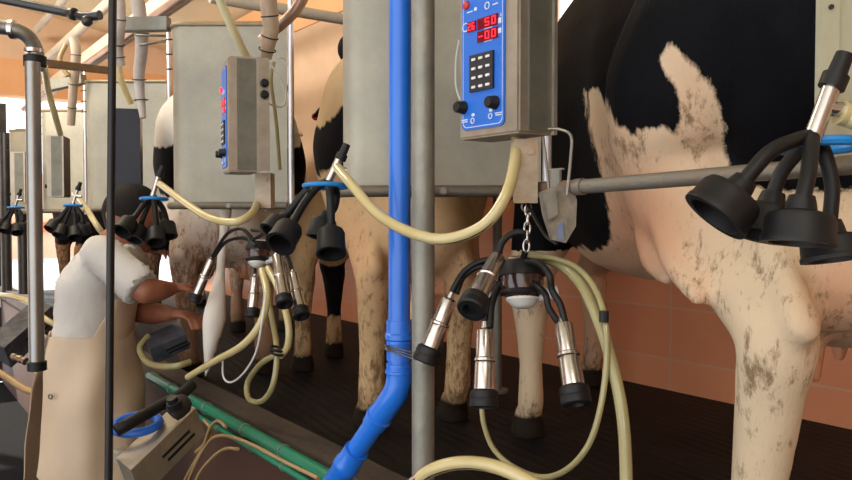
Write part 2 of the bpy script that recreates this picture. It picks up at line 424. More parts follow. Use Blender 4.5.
# the far boxes are copies of the second one
def far_box(px, py, rz, lab, v):
    c = copy_tree(box2, label=lab); place_box(c, px, py, math.radians(rz), v); return c
b3 = far_box(116, 190, -22, 'milking control box with dark navy side above the worker\'s head', .80)
b4 = far_box(47, 197, -22, 'small grey control box left of centre behind the tall stainless pipe', .76)
b5 = far_box(11, 203, -20, 'smallest grey control box at the far left by the bright doorway', .73)
# navy side plate of the third box
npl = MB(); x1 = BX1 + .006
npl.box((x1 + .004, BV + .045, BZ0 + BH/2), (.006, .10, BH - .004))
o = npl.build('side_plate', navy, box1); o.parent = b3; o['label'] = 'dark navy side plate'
# two round connectors and bracket plate at the back of box2
pl = MB(); pl.box((BX1 + .012, BV + BD + .012, BZ0 + BH/2), (.004, .03, BH*.98))
o = pl.build('back_plate', boxsteel, box1); o.parent = box2
for dz in (.25, .218):
    k = MB().lathe(V3((BX1 + .014, BV + BD + .012, BZ0 + dz)), V3((BX1 + 1, BV + BD + .012, BZ0 + dz)), [(0, .012), (.01, .012), (.012, .008), (.02, .008)], 16)
    o = k.build('connector', rubber, box1); o.parent = box2

# square tube brackets under boxes
def bracket(px0, px1, py0, py1, v, label):
    Dm = (V((px0+px1)/2, py1, v) - CAM).dot(FWD); a, b = P(px0, py1, Dm), P(px1, py1, Dm); top = P((px0+px1)/2, py0, Dm)
    w_ = (b - a).length * .80; c = (a + b) / 2; h = top.z - c.z
    m = MB(); t_ = .004; c = c + V3((0, w_/2, 0))
    Mr = Matrix.Rotation(math.radians(50), 3, 'Z'); w_ = (b - a).length * .86; c = (a + b)/2 + FWD0*w_/2
    for dx, dy, sx, sy in ((0, -w_/2, w_, t_), (0, w_/2, w_, t_), (-w_/2, 0, t_, w_), (w_/2, 0, t_, w_)):
        m.box(c + Mr @ V3((dx, dy, h/2)), (sx + (t_ if sx > sy else 0), sy, h), Mr.to_4x4())
    m.cyl(c + Mr @ V3((w_*.2, -w_/2, h*.8)), c + Mr @ V3((w_*.2, -w_/2 - .006, h*.8)), .006)
    m.torus((c.x, c.y, c.z - .006), (1, 0, 0), .008, .002, 16, 6)
    return single('bracket_tube', m, mat('bracket_steel', (176, 166, 148), .5, .35, (150, 118, 86), 24., .35), label, 'bracket', c)
bracket(514, 539, 139, 203, .955, 'square steel tube stub hanging under the large control box')
bracket(255, 272, 173, 208, .95, 'rusty square tube stub hanging under the second control box')

# ------------------------------------------------------------------ splash panels
def panel(px_l, px_r, D, zb, zt, label, ret=.07):
    """curved sheet: a return at the left, then straight along the camera's right direction"""
    L = P(px_l, 218, D); R_ = P(px_r, 218, D); e = (R_ - L); e.z = 0; wid = e.length; e.normalize(); d = V3((-e.y, e.x, 0))
    L.z = 0
    path = []
    r = .055
    path.append(d*ret)
    for k in range(9):
        a = math.pi/2*k/8; path.append(e*(r - r*math.cos(a)) + d*(r - r*math.sin(a)))
    path.append(e*(wid*.5)); path.append(e*(wid - .012))
    pts = [L + q for q in path]
    base = (L + R_) / 2; base.z = zb
    t = thing('splash_panel', label, 'panel', base, 'galvanised splash panels along the pit')
    s = MB(); th = .003; n = len(pts); nrm = []
    for i in range(n):
        a, b = pts[max(0, i-1)], pts[min(n-1, i+1)]; q = (b - a).normalized(); nrm.append(V3((-q.y, q.x, 0)))
    vs = []
    for z in (zb, zt):
        for i in range(n): vs.append(pts[i] + V3((0, 0, z)))
        for i in range(n): vs.append(pts[i] + nrm[i]*th + V3((0, 0, z)))
    fs = []
    for i in range(n-1):
        fs += [[i, i+1, 2*n+i+1, 2*n+i], [n+i, 3*n+i, 3*n+i+1, n+i+1], [i, n+i, n+i+1, i+1], [2*n+i, 2*n+i+1, 3*n+i+1, 3*n+i]]
    fs += [[0, 2*n, 3*n, n], [n-1, 2*n-1, 4*n-1, 3*n-1]]
    s.add(vs, fs); s.build('sheet', galv, t)
    MB().tube([p + V3((0, 0, zt)) for p in pts], .009, 10, 1).build('top_rim', mat('rim_metal', (168, 150, 120), .5, .4, (146, 128, 100), 20., .4), t)
    MB().tube([p + V3((0, 0, zb)) - nrm[i]*.012 for i, p in enumerate(pts)], .0135, 12, 1).build('bottom_rail', rusty, t)
    pr = pts[-1]
    MB().cyl(pr + V3((0, 0, zb - .02)) + e*.014, pr + V3((0, 0, zt + .26)) + e*.014, .011, None, 14).build('edge_post', mat('bright_post', (214, 212, 216), .3, .6), t)
    bp = L + e*(wid*.5) - d*.024 + V3((0, 0, zb))
    b = MB(); b.lathe(bp, bp - d, [(0, .010), (.002, .010), (.003, .006), (.006, .006)], 12); b.build('bolt', dsteel, t)
    for k in range(3):
        q = pts[0] + V3((0, 0, zt - .04 - .055*k))
        MB().cyl(q, q - e*.03, .003, None, 8).build('stud', dark_pipe, t)
    return t
ZT = 1.405
panel(341, 546, 1.79, .762, ZT, 'galvanised splash panel behind the blue drain pipe')
panel(170, 291, 2.81, .745, ZT, 'galvanised splash panel behind the second control box')
panel(84, 170, 3.98, .745, ZT, 'grey splash panel above and behind the worker', .05)
panel(40, 86, 5.05, .745, ZT, 'small grey splash panel behind the tall stainless pipe', .05)
panel(8, 38, 6.2, .745, ZT, 'farthest splash panel at the left by the doorway', .05)
# sheet post at the right border
ep = MB(); a = P(818, 218, .90); b = P(880, 218, .90); e = (b-a).normalized(); d = V3((-e.y, e.x, 0))
a.z = b.z = .765
t = thing('end_panel', 'cream painted steel end panel at the right edge beside the black flank', 'panel', a)
m = MB(); q = [a, a + e*.022, a + e*.022 + d*.004, b + d*.004, b + d*.012, a + d*.012]
m.rings([[x + V3((0, 0, z)) for x in q] for z in (0, .75)])
m.build('sheet', mat('cream_painted_steel', (178, 176, 152), .5, .1, (158, 152, 126), 12., .4), t)
for z in (.18, .22, .30): MB().cyl(a + e*.011 + V3((0, 0, z)), a + e*.011 - d*.003 + V3((0, 0, z)), .003, None, 8).build('rivet', dark_pipe, t)
# long rail in front of the near cow
ra, rb = V(578, 187, .92), V(880, 162.5, .92)
rl = MB(); rl.cyl(ra, rb, .0115, None, 16); rl.cyl(ra - V3((.004, 0, 0)), ra + (rb-ra).normalized()*.012, .0135, None, 16)
single('guard_rail', rl, rusty, 'grey horizontal guard rail across the near black and white cow', 'rail', (ra+rb)/2)
rl = MB(); rl.tube([V(524, 189, 1.04), V(550, 188, .98), V(577, 187.5, .925)], .0125, 12, 5)
single('rail_stub', rl, mat('rust', (132, 92, 64), .7, .2, (110, 98, 86), 20., .5), 'short rusty rail piece behind the wire loop bracket', 'rail', V(550, 188, .98))

# ------------------------------------------------------------------ wire loop bracket + dirty block
t = thing('hook_block', 'dirty metal block with blue paint and wire loop beside the large control box', 'hook block', V(560, 240, .93))
m = MB(); cpx = [(541, 192), (556, 186), (572, 186), (577, 200), (576, 226), (566, 243), (553, 240), (545, 215)]
fr = [P(x, y, 1.245) for x, y in cpx]; bk = [p + FWD0*.03 for p in fr]
k = len(fr); m.add(fr + bk, [list(range(k))[::-1], [k + i for i in range(k)]] + [[i, (i+1) % k, k + (i+1) % k, k + i] for i in range(k)])
bm = bmesh.new()
blk = m.build('block', block_m, t)
MB().add([P(x, y, 1.242) for x, y in ((557, 228), (563, 222), (564, 240), (558, 241))] + [P(x, y, 1.247) for x, y in ((557, 228), (563, 222), (564, 240), (558, 241))], [[0,1,2,3],[7,6,5,4],[0,4,5,1],[1,5,6,2],[2,6,7,3],[3,7,4,0]]).build('paint_patch', blue_stain, t)
MB().add([P(x, y, 1.232) for x, y in ((543, 194), (556, 190), (558, 215), (549, 220))] + [P(x, y, 1.249) for x, y in ((543, 194), (556, 190), (558, 215), (549, 220))], [[0,1,2,3],[7,6,5,4],[0,4,5,1],[1,5,6,2],[2,6,7,3],[3,7,4,0]]).build('plate', mat('plate_grey', (132, 126, 116), .5, .3, (90, 86, 80), 30., .5), t)
MB().tube([V(543, 137, .93), V(546, 160, .92), V(549, 192, .91)], .0024, 8, 4).build('wire_arm', dsteel, t)
MB().tube([V(549, 129, .93), V(562, 130, .92), V(571, 136, .915), V(571, 155, .91), V(567, 195, .905)], .0026, 8, 6).build('wire_loop', dsteel, t)
m = MB(); c = V(556, 180, .945); m.box(c, (.022, .006, .034), None, .001); m.box(c + V3((0, 0, .018)), (.034, .006, .003)); m.build('tongue', galv_pipe, t)

# ------------------------------------------------------------------ pipes and posts
PV = .915
t = thing('drain_pipe', 'bright blue plastic drain pipe running down beside the grey post', 'pipe', V(395, 400, PV))
rb_ = .0235
top = V(400.5, -60, PV); e1 = V(399, 378, PV)
MB().cyl(top, e1, rb_, None, 28).build('pipe', blue_pvc, t)
q0 = V(399, 372, PV); q1 = V(389, 402, PV - .01); q2 = V(338, 478, PV - .05)
MB().tube([V(399.5, 366, PV), V(399, 378, PV), V(396, 391, PV - .004), q1 + V3((.002, 0, 0)), V(378, 418, PV - .018)], .0275, 24, 8).build('elbow', blue_pvc, t)
MB().cyl(q1, q2, rb_, None, 28).build('pipe', blue_pvc, t)
def collar(a, b, r): 
    L_ = (b-a).length
    MB().lathe(a, b, [(0, rb_), (0, r), (L_*.3, r), (L_*.34, r + .003), (L_*.46, r + .003), (L_*.5, r), (L_, r*.98), (L_, rb_)], 28).build('collar', blue_pvc, t)
collar(V(399, 320, PV), V(399, 360, PV), .0275)
collar(V(399, 363, PV), V(399, 384, PV), .0275)
dd = (q2-q1).normalized()
collar(V(383, 411, PV - .014), V(383, 411, PV - .014) + dd*.045, .0275)
collar(V(357, 450, PV - .036), V(357, 450, PV - .036) + dd*.13, .0285)
# grey post
pa, pb = V(426, -60, PV), V(420.5, 700, PV)
pb = pa + (pb - pa) * ((pa.z - PITZ) / (pa.z - pb.z)); pb = V3((pa.x + .0, pa.y, PITZ)); pa.x = V(423.2, 240, PV).x; pb.x = pa.x
p = MB(); p.cyl(pa, pb, .0235, None, 28)
single('support_post', p, galv_pipe, 'thick galvanised support post right of the blue pipe', 'post', pb)
w_ = MB(); cb = V(399, 346.5, PV); cg = V3((pa.x, pa.y, cb.z - .004)); ring = []
for dz in (-.004, .0, .004):
    ring = []
    for k in range(14):
        a = math.pi/2 + math.pi*k/13; ring.append(V3((cb.x, cb.y, cb.z + dz)) + V3((math.cos(a)*.0315, math.sin(a)*.0315, 0)))
    for k in range(14):
        a = -math.pi/2 + math.pi*k/13; ring.append(V3((cg.x, cg.y, cg.z + dz*1.6)) + V3((math.cos(a)*.026, math.sin(a)*.026, 0)))
    w_.tube(ring, .0015, 6, 1, True)
w_.torus(cb + V3((.008, -.0325, 0)), (1, .3, .4), .006, .0013, 14, 6)
single('wire_tie', w_, dsteel, 'twisted wire tying the blue pipe to the grey post', 'wire', cb)

# stainless elbow pipe at the left
sp = [P(-30, 25, 2.42), P(0, 27, 2.45), P(16, 30, 2.46), P(29, 38, 2.48), P(36, 52, 2.5), P(37, 70, 2.5)]
t = thing('stainless_pipe', 'tall bent stainless steel pipe at the left with black clamp', 'pipe', P(37, 365, 2.5))
MB().tube(sp, .0235, 18, 6).build('bend', dsteel, t)
lo = V3(P(37, 366, 2.5)); up = P(37, 64, 2.5); up.x, up.y = lo.x, lo.y
MB().cyl(up, lo, .0235, None, 22).build('upright', mat('dull_stainless', (140, 138, 134), .3, .8, (160, 158, 154), 6., .4), t)
c = P(35, 62, 2.5); MB().lathe(c + V3((0, 0, .022)), c - V3((0, 0, 1)), [(0, .026), (.004, .035), (.036, .035), (.042, .026)], 24).build('clamp', rubber, t)
c = P(34, 52, 2.5); MB().lathe(c + V3((0, 0, .012)), c - V3((0, 0, 1)), [(0, .026), (.002, .030), (.014, .030), (.016, .026)], 24).build('union', steel, t)
c = P(14, 29.5, 2.46); MB().lathe(c - RIGHT*.012, c + RIGHT, [(0, .026), (.002, .031), (.016, .031), (.018, .026)], 24).build('union', steel, t)
c = P(37, 364, 2.5); MB().lathe(c + V3((0, 0, .01)), c - V3((0, 0, 1)), [(0, .024), (.002, .03), (.03, .03), (.032, .024)], 24).build('clamp', rubber, t)
# black rod in front of the worker
ra = P(113, -40, 2.0); rb2 = V3((ra.x, ra.y, PITZ)); 
m = MB(); ta, tb_ = P(113, -40, 2.0), P(108.6, 480, 2.0); rb2 = ta + (tb_ - ta)*((ta.z - PITZ)/(ta.z - tb_.z)); m.cyl(ta, rb2, .0105, None, 14)
single('black_rod', m, black_rod, 'thin black upright rod in front of the worker', 'rod', rb2)
m = MB(); m.tube([P(-30, -7, 2.3), P(60, 11, 2.26), P(84, 16.5, 2.22), P(100, 15, 2.2)], .0135, 14, 5)
m.ball(P(87, 21, 2.2), .016); m.lathe(P(71, 13.5, 2.24), P(84, 16, 2.2), [(0, .013), (.003, .018), (.018, .018), (.022, .013)], 16)
single('dark_pipe', m, dark_pipe, 'dark overhead pipe with a valve at the top left corner', 'pipe', P(60, 11, 2.26))
# overhead beams and lines running along the row
def along(v, z, r, x0, x1, m, name, label, cat, box=None, group=None):
    q = MB()
    if box: q.box(((x0+x1)/2, v, z), (x1-x0, box[0], box[1]), None, .003)
    else: q.cyl((x0, v, z), (x1, v, z), r, None, 16)
    return single(name, q, m, label, cat, ((x0+x1)/2, v, z), group)
along(1.25, 1.80, .0, -7.9, 2.2, ceil_pipe, 'overhead_beam', 'pale wide overhead beam sloping across the top left, nearest of the overhead lines', 'beam', (.07, .10))
along(1.16, 1.70, .022, -7.9, 2.2, copper, 'milk_line', 'pinkish metal milk line under the pale overhead beam', 'pipe')
along(1.25, 2.06, .035, -7.9, 2.2, ceil_pipe, 'vacuum_line', 'white overhead vacuum pipe above the pale beam', 'pipe')
along(1.25, 2.40, .03, -7.9, 2.2, ceil_pipe, 'water_line', 'highest white pipe in the top left corner', 'pipe')
# cross pipe from pit side to the back wall
m = MB(); m.cyl(V(210, -3, 1.02), V3((V(210, -3, 1.02).x, YW - .001, V(210, -3, 1.02).z + .01)), .022, None, 18)
single('cross_pipe', m, ceil_pipe, 'white cross pipe above the second panel reaching to the back wall', 'pipe', V(225, 0, 1.02))
m = MB(); m.tube([P(262, 40, 2.5), P(294, 12, 2.45), P(312, -20, 2.4)], .018, 14, 4)
single('clamped_pipe', m, copper, 'short brownish slanted pipe above the bright edge post', 'pipe', P(294, 12, 2.45))
# channel bars between panel posts
def bar(p0, p1, h, d_, m, name, label, cat):
    q = MB(); x = (p1-p0).normalized(); y = V3((0, 0, 1)).cross(x).normalized(); M = Matrix((x, y, x.cross(y))).transposed()
    q.box((p0+p1)/2, ((p1-p0).length, d_, h), M, .002); return single(name, q, m, label, cat, (p0+p1)/2)
bar(P(122, 25, 2.86), P(169, 24, 2.84), .05, .04, galv_pipe, 'channel_bar', 'grey steel channel joining the second panel to the wrapped cable', 'bar')
bar(P(48, 87, 4.1), P(84, 79, 4.02), .05, .04, galv_pipe, 'channel_bar', 'grey steel channel left of the panel behind the worker', 'bar')
bar(P(42, 63, 3.4), P(112, 71, 3.9), .035, .03, mat('brown_steel', (140, 118, 92), .6, .3, (110, 92, 74), 16., .5), 'cross_bar', 'brown horizontal bar beside the black pipe clamp', 'bar')
for k, (x0, y0, x1, y1) in enumerate(((136, 35, 166, 36), (140, 45, 166, 41))):
    m = MB(); m.cyl(P(x0, y0, 2.9), P(x1, y1, 2.86), .005, None, 8)
    single('tie_rod', m, dsteel, ('upper' if k == 0 else 'lower') + ' thin tie rod under the channel at the second panel', 'rod', P(x0, y0, 2.9))
a = G(497, 392); m = MB(); m.cyl((a.x, a.y, 0), (a.x, a.y, .80), .019, None, 14); m.cyl((a.x, a.y, 0), (a.x, a.y, .012), .045, None, 14)
single('divider_post', m, galv_pipe, 'grey stall post on the platform behind the front cluster', 'post', (a.x, a.y, 0))
# far dark posts near the doorway
for k, (px, D, lab) in enumerate(((6, 6.8, 'dark far post at the left border of the doorway'), (23, 6.5, 'dark far post left of the tall stainless pipe'))):
    m = MB(); a = P(px, 218, D); m.cyl((a.x, a.y, 0 if a.y > CURB0 else PITZ), (a.x, a.y, 1.45), .045, None, 12)
    single('far_post', m, dark_pipe, lab, 'post', (a.x, a.y, 0))

# green pipes along the curb
def gpipe(v, z, r, x0, x1, lab):
    t = thing('green_pipe', lab, 'pipe', ((x0+x1)/2, v, z), 'green pipes along the curb')
    MB().cyl((x0, v, z), (x1, v, z), r, None, 20).build('pipe', green_pvc, t)
    for f in (.18, .42, .63, .8):
        x = x0 + (x1-x0)*f; MB().torus((x, v, z), (1, 0, 0), r + .001, .0025, 20, 6).build('strap', galv_pipe, t)
    return t
gx0, gx1 = V(150, 380, .93).x, V(340, 480, .93).x
gpipe(.93, .045, .0185, gx0, gx1, 'thicker green pipe below the curb left of the blue drain pipe')
gpipe(.925, .004, .010, gx0 + .25, gx1 - .05, 'thinner green pipe running under the thicker green one')

# ------------------------------------------------------------------ hoses
def hose(pts, r, m, label, name='milk_hose', cat='hose', stripe=None, group=None, seg=12, caps=True):
    base = min(pts, key=lambda p: p.z)
    mb = MB().tube(pts, r, seg, 10)
    if stripe is None: return single(name, mb, m, label, cat, base, group, 60)
    t = thing(name, label, cat, base, group)
    mb.build('tube', m, t, angle=60)
    off = stripe.normalized() * (r*.93)
    MB().tube([p + off for p in pts], r*.16, 6, 10).build('stripe', black_line, t, angle=60)
    return t
sdir = -FWD + V3((0, 0, -.9))
hose([V(337, 167, .80), V(351, 184, .79), V(378, 214, .79), V(412, 233, .80), V(447, 239, .82), V(484, 225, .85), V(506, 195, .88), V(515, 160, .93), V(517, 125, .985), V(517, 100, 1.0)], .0105, hose_m, 'cream hose sagging in front of the blue pipe and grey post', stripe=-FWD + V3((0, 0, -1.2)))
hose([V(160, 184, .80), V(180, 199, .80), V(208, 217, .81), V(235, 222, .84), V(253, 212, .9), V(259, 195, .98)], .0115, hose_m, 'cream hose sagging below the second control box')
hose([V(74, 194, .82), V(84, 205, .81), V(96, 224, .80), V(108, 240, .86)], .013, hose_m, 'short cream hose left of the worker\'s head')
hose([P(404, 496, 1.34), P(425, 474, 1.30), P(452, 464, 1.27), P(482, 464, 1.25), P(510, 472, 1.22), P(545, 490, 1.18)], .0115, hose_m, 'thick pale hose arching at the bottom centre', stripe=-FWD + V3((0, 0, -.7)))
m = MB(); a, b = P(412, 486, 1.325), P(431, 470.5, 1.29); m.lathe(a, b, [(0, .012), (.001, .0135), (.03, .0135), (.031, .0125)], 18)
single('hose_ferrule', m, steel, 'shiny ferrule on the thick pale hose at the bottom centre', 'ferrule', a)
hose([V(521, 256, 1.03), V(548, 259, 1.02), V(578, 280, 1.0), V(600, 325, .98), V(616, 380, .96), V(624, 430, .94), V(627, 500, .90)], .0098, hose_d, 'thick olive hose hanging right of the main cluster to the floor')
hose([V(481, 403, .97), V(484, 425, .96), V(493, 448, .94), V(512, 466, .93), V(540, 477, .92), V(566, 470, .92), V(589, 444, .93), V(602, 400, .94), V(607, 345, .96), V(600, 300, .98), V(580, 270, 1.0), V(552, 258, 1.0), V(528, 257, 1.0)], .0052, hose_d, 'thin olive tube looping under the four main teat cups')
m = MB(); a = V(604, 322, .965); m.cyl(a, a + V3((0, 0, .018)), .008, None, 10)
single('tube_clip', m, rubber, 'small black clip on the thin olive tube', 'clip', a)
# second cluster hoses
hose([V(188, 377, .86), V(215, 361, .88), V(243, 345, .90), V(261, 322, .93), V(267, 295, .96), V(262, 270, .99)], .0115, hose_m, 'thick cream hose sloping down from the second cluster to the pit box')
hose([V(268, 268, 1.0), V(279, 290, .99), V(288, 322, .98), V(288, 345, .98), V(281, 356, .98)], .0105, hose_m, 'cream hose hanging straight at the right of the second cluster')
hose([V(283, 352, .975), V(262, 363, .96), V(248, 382, .95), V(249, 399, .94), V(262, 401, .94), V(273, 385, .95), V(277, 352, .97), V(272, 318, .99), V(266, 290, 1.0)], .009, hose_d, 'grey green hose loop hanging below the second cluster')
m = MB(); a = V(277, 353, .96); m.torus(a, (.3, .2, 1), .018, .004, 18, 8); m.torus(a + V3((0, 0, .012)), (.3, .2, 1), .018, .004, 18, 8)
single('hose_strap', m, rubber, 'black strap binding the hanging hoses of the second cluster', 'strap', a)
m = MB(); m.tube([V(266, 292, .93), V(262, 322, .92), V(256, 352, .92), V(246, 370, .92), V(236, 380, .92), V(228, 382, .92), V(223, 375, .92), V(223, 355, .92)], .0032, 8, 8)
single('wire_hook', m, white_pl, 'white bent wire hook hanging under the second cluster', 'hook', V(228, 382, .92))
# supply hoses from above
hose([P(212, -25, 2.2), P(222, 5, 2.25), P(234, 32, 2.3), P(246, 56, 2.38), P(252, 62, 2.42)], .013, mat('pale_hose', (226, 218, 176), .3, 0, (214, 204, 160), 8., .4), 'pale hose dropping into the top of the second control box', 'supply_hose')
hose([P(118, 40, 3.1), P(119, 70, 3.1), P(124, 88, 3.12), P(131, 104, 3.15)], .013, hose_m, 'pale hose dropping beside the black rod to the third control box', 'supply_hose')
hose([P(44, 66, 3.3), P(48, 90, 3.5), P(54, 112, 3.6), P(60, 134, 3.75)], .015, hose_m, 'tan hose dropping to the small grey control box', 'supply_hose')
hose([P(66, 44, 3.9), P(60, 60, 3.9), P(68, 76, 3.9)], .012, hose_t, 'short tan tube under the overhead beam', 'supply_hose')
hose([P(0, 295, 3.9), P(14, 297, 3.8), P(30, 303, 3.7), P(44, 318, 3.6), P(60, 327, 3.6)], .014, hose_m, 'cream hose arching over the far left pit box', 'pit_hose')
hose([P(-20, 362, 3.2), P(5, 376, 3.15), P(25, 389, 3.1), P(42, 394, 3.05)], .014, hose_t, 'brown hose sagging at the far left behind the apron', 'pit_hose')
hose([V(148, 336, .84), V(140, 348, .80), V(146, 361, .80), V(159, 366, .82), V(176, 366, .85), V(190, 362, .90)], .012, hose_d, 'olive hose in front of the apron under the forearm', 'pit_hose')
# thin tan tubes in front of the steel pit box
for i, (pts, lab) in enumerate((
    ([(204, 420), (211, 430), (207, 441), (196, 452)], 'short tan tube curling from the steel pit box'),
    ([(226, 427), (218, 421), (210, 428), (203, 447), (190, 470), (180, 490)], 'tan tube bending down left of the green pipes'),
    ([(318, 478), (285, 462), (255, 446), (232, 437), (218, 436), (208, 443), (195, 465), (184, 492)], 'long tan tube lying along the green pipe'),
    ([(238, 449), (225, 449), (212, 458), (199, 474), (192, 492)], 'lowest tan tube of those below the green pipes'))):
    hose([V(x, y, .885 - .012*i) for x, y in pts], .0052, hose_t, lab, 'thin_tube', 'tube', group='thin tan tubes below the green pipes')

# cable bundles
def bundle(pts, r, m, lab):
    t = thing('cable_bundle', lab, 'cable bundle', pts[-1])
    MB().tube(pts, r, 16, 8).build('wrap', m, t, angle=60)
    c = catmull(pts, 6)
    for f in (.35, .62, .8):
        i = int(len(c)*f); d = (c[i+1]-c[i-1]).normalized()
        MB().torus(c[i], d, (r if not isinstance(r, list) else r[1]) + .0005, .002, 18, 6).build('cable_tie', rubber, t)
    return t
bundle([P(268, -30, 2.36), P(269, 8, 2.38), P(271, 28, 2.4), P(268, 45, 2.42), P(266, 58, 2.44)], [.026, .026, .024, .018], wrap_m, 'plastic wrapped cable bundle above the second control box')
bundle([P(133, -20, 2.9), P(139, 10, 2.92), P(142, 45, 2.95), P(139, 75, 2.98), P(141, 100, 3.0), P(143, 118, 3.0)], [.026, .026, .02, .012], wrap_w, 'white wrapped cable bundle in front of the channel bar')
bundle([P(74, 38, 3.9), P(76, 55, 3.9), P(73, 90, 3.95), P(71, 125, 4.0)], [.026, .024, .02], wrap_m, 'far wrapped cable bundle above the small grey box')
bundle([P(119, -10, 2.75), P(120, 20, 2.75), P(118, 48, 2.8), P(121, 66, 2.82)], [.02, .02, .016], wrap_w, 'pale cable bundle just right of the black rod')
# white wires at box2
wm = MB()
wm.tube([P(274, 60, 2.42), P(282, 58, 2.44), P(288, 66, 2.46)], .002, 6, 6)
single('white_wire', wm, white_pl, 'thin white wire above the second control box connectors', 'wire', P(282, 58, 2.44))
wm = MB().tube([P(270, 64, 2.40), P(280, 78, 2.42), P(286, 95, 2.44), P(283, 106, 2.44), P(272, 105, 2.42), P(266, 101, 2.40)], .003, 6, 8)
single('white_wire', wm, white_pl, 'looped white wire right of the second control box', 'wire', P(272, 105, 2.42))
wm = MB().tube([P(274, 62, 2.42), P(271, 80, 2.42), P(276, 120, 2.43), P(280, 170, 2.43)], .006, 8, 8)
single('pale_tube', wm, hose_d, 'pale green tube behind the right side of the second control box', 'tube', P(280, 170, 2.43))
wm = MB().tube([V(459, 40, .99), V(456, 60, .985), V(456, 85, .985), V(460, 100, .99)], .0022, 6, 8)
single('white_wire', wm, white_pl, 'white wire curving behind the left edge of the large control box', 'wire', V(460, 100, .99))
wm = MB().tube([V(528, 205, .965), V(537, 222, .95), V(546, 236, .94), V(557, 244, .93)], .003, 8, 6)
single('black_cable', wm, rubber, 'thin black cable drooping under the dirty hook block', 'cable', V(546, 236, .94))

# ------------------------------------------------------------------ milking clusters
def teat_cup(root, a, b, flare=None, s=1.0):
    """a: tube end (top), b: mouth end of the rubber head"""
    d = (b-a).normalized(); L_ = (b-a).length; r = .0185*s; hl = .032*s; sl = L_ - hl
    c = MB().lathe(a, b, [(-.012, .006), (0, .008), (.004, r*.78), (.006, r*.82), (sl*.47, r*.86), (sl*.49, r*1.0), (sl*.53, r*1.02), (sl*.55, r*.9), (sl*.58, r*.95), (sl, r)], 26).build('teat_cup', steel, root)
    h = MB(); a2 = a + d*(sl - .003)
    h.use(rubber).lathe(a2, b, [(0, r*1.02), (.004, r*1.30), (.014, r*1.36), (.017, r*1.30), (.020, r*1.36), (hl*.92, r*1.36), (hl, r*1.2), (hl, r*.75), (hl*.6, r*.62)], 26)
    h.use(rubber_in).lathe(a2 + d*(hl*.6), a2 + d, [(0, r*.62), (.0008, r*.3)], 20)
    h.build('rubber_head', None, c)
    return c
def cluster(label, claw, cups, tubes, v, s=1.0):
    s0 = s; s = s*1.2
    cx_, cy_ = claw; c = V(cx_, cy_, v)
    t = thing('milking_cluster', label, 'milking cluster', c, 'milking clusters hanging at the stalls')
    z = V3((0, 0, 1)); dn = (V3((0, 0, -1)) - FWD*.25).normalized(); 
    top = c - dn*.03*s
    MB().lathe(top, top + dn, [(0, .008), (.002, .030*s), (.016*s, .036*s), (.026*s, .037*s)], 28).build('claw_cover', rubber, t)
    MB().lathe(top + dn*.026*s, top + dn, [(0, .034*s), (.012*s, .035*s), (.030*s, .030*s), (.038*s, .022*s)], 28).build('claw_bowl', bowl_m, t)
    MB().torus(top + dn*.052*s, dn, .032*s, .004*s, 28, 8).build('gasket', rubber, t)
    MB().lathe(top + dn*.056*s, top + dn, [(0, .026*s), (.008*s, .026*s), (.016*s, .018*s), (.02*s, .012*s)], 20).build('claw_base', white_pl, t)
    MB().cyl(top + dn*.058*s + RIGHT*.02*s, top + dn*.05*s + RIGHT*.055*s, .010*s, None, 14).build('outlet', white_pl, t)
    MB().cyl(top - dn*.004 - RIGHT*.022*s, top - dn*.004 + RIGHT*.045*s, .0042*s, None, 12).build('steel_bar', steel, t)
    s = s0
    for (p0, p1) in cups: teat_cup(t, p0, p1, s=s*1.05)
    for pts in tubes: MB().tube(pts, .0062*s, 12, 8).build('rubber_tube', rubber, t, angle=60)
    return t
cv = 1.0
cluster('milking cluster in front with four steel teat cups hanging by a chain', (522, 279), [
    (V(450, 298, .93), V(424, 364, .88)), (V(498, 257, .93), V(470, 312, .82)), (V(485, 328, .92), V(484, 410, .89)), (V(563, 322, .98), V(577, 407, .95))],
    [[V(449, 300, .93), V(455, 286, .94), V(466, 270, .96), V(486, 260, .98), V(506, 264, 1.0)],
     [V(456, 294, .945), V(464, 276, .96), V(482, 266, .98), V(505, 270, 1.0)],
     [V(498, 257, .93), V(502, 243, .935), V(512, 234, .95), V(524, 233, .965), V(527, 244, .98), V(522, 262, .99)],
     [V(485, 330, .92), V(486, 305, .93), V(492, 285, .96), V(506, 274, .99)],
     [V(490, 328, .925), V(492, 305, .94), V(498, 288, .965), V(508, 276, .99)],
     [V(558, 322, .98), V(549, 308, .98), V(545, 294, .98), V(534, 284, .99), V(520, 278, .99)],
     [V(565, 322, .98), V(560, 304, .98), V(552, 290, .975), V(549, 274, .97), V(538, 263, .98), V(522, 262, .99)]], cv)
cluster('milking cluster beyond the blue pipe with four steel teat cups', (258, 252), [
    (V(212, 258, .97), V(194, 302, .92)), (V(277, 255, .94), V(285, 306, .91)), (V(293, 273, .97), V(302, 318, .95)), (V(255, 276, 1.02), V(252, 318, 1.0))],
    [[V(212, 258, .97), V(218, 247, .97), V(228, 233, .97), V(242, 229, .98), V(254, 240, 1.0)],
     [V(215, 256, .975), V(226, 242, .98), V(244, 238, .99), V(256, 246, 1.0)],
     [V(277, 255, .94), V(272, 243, .95), V(264, 232, .97), V(252, 230, .99)],
     [V(293, 273, .97), V(288, 258, .97), V(280, 243, .97), V(266, 234, .98), V(256, 238, 1.0)],
     [V(282, 255, .95), V(277, 244, .95), V(268, 235, .97)],
     [V(255, 276, 1.02), V(255, 265, 1.02), V(257, 256, 1.02)]], 1.02, .92)
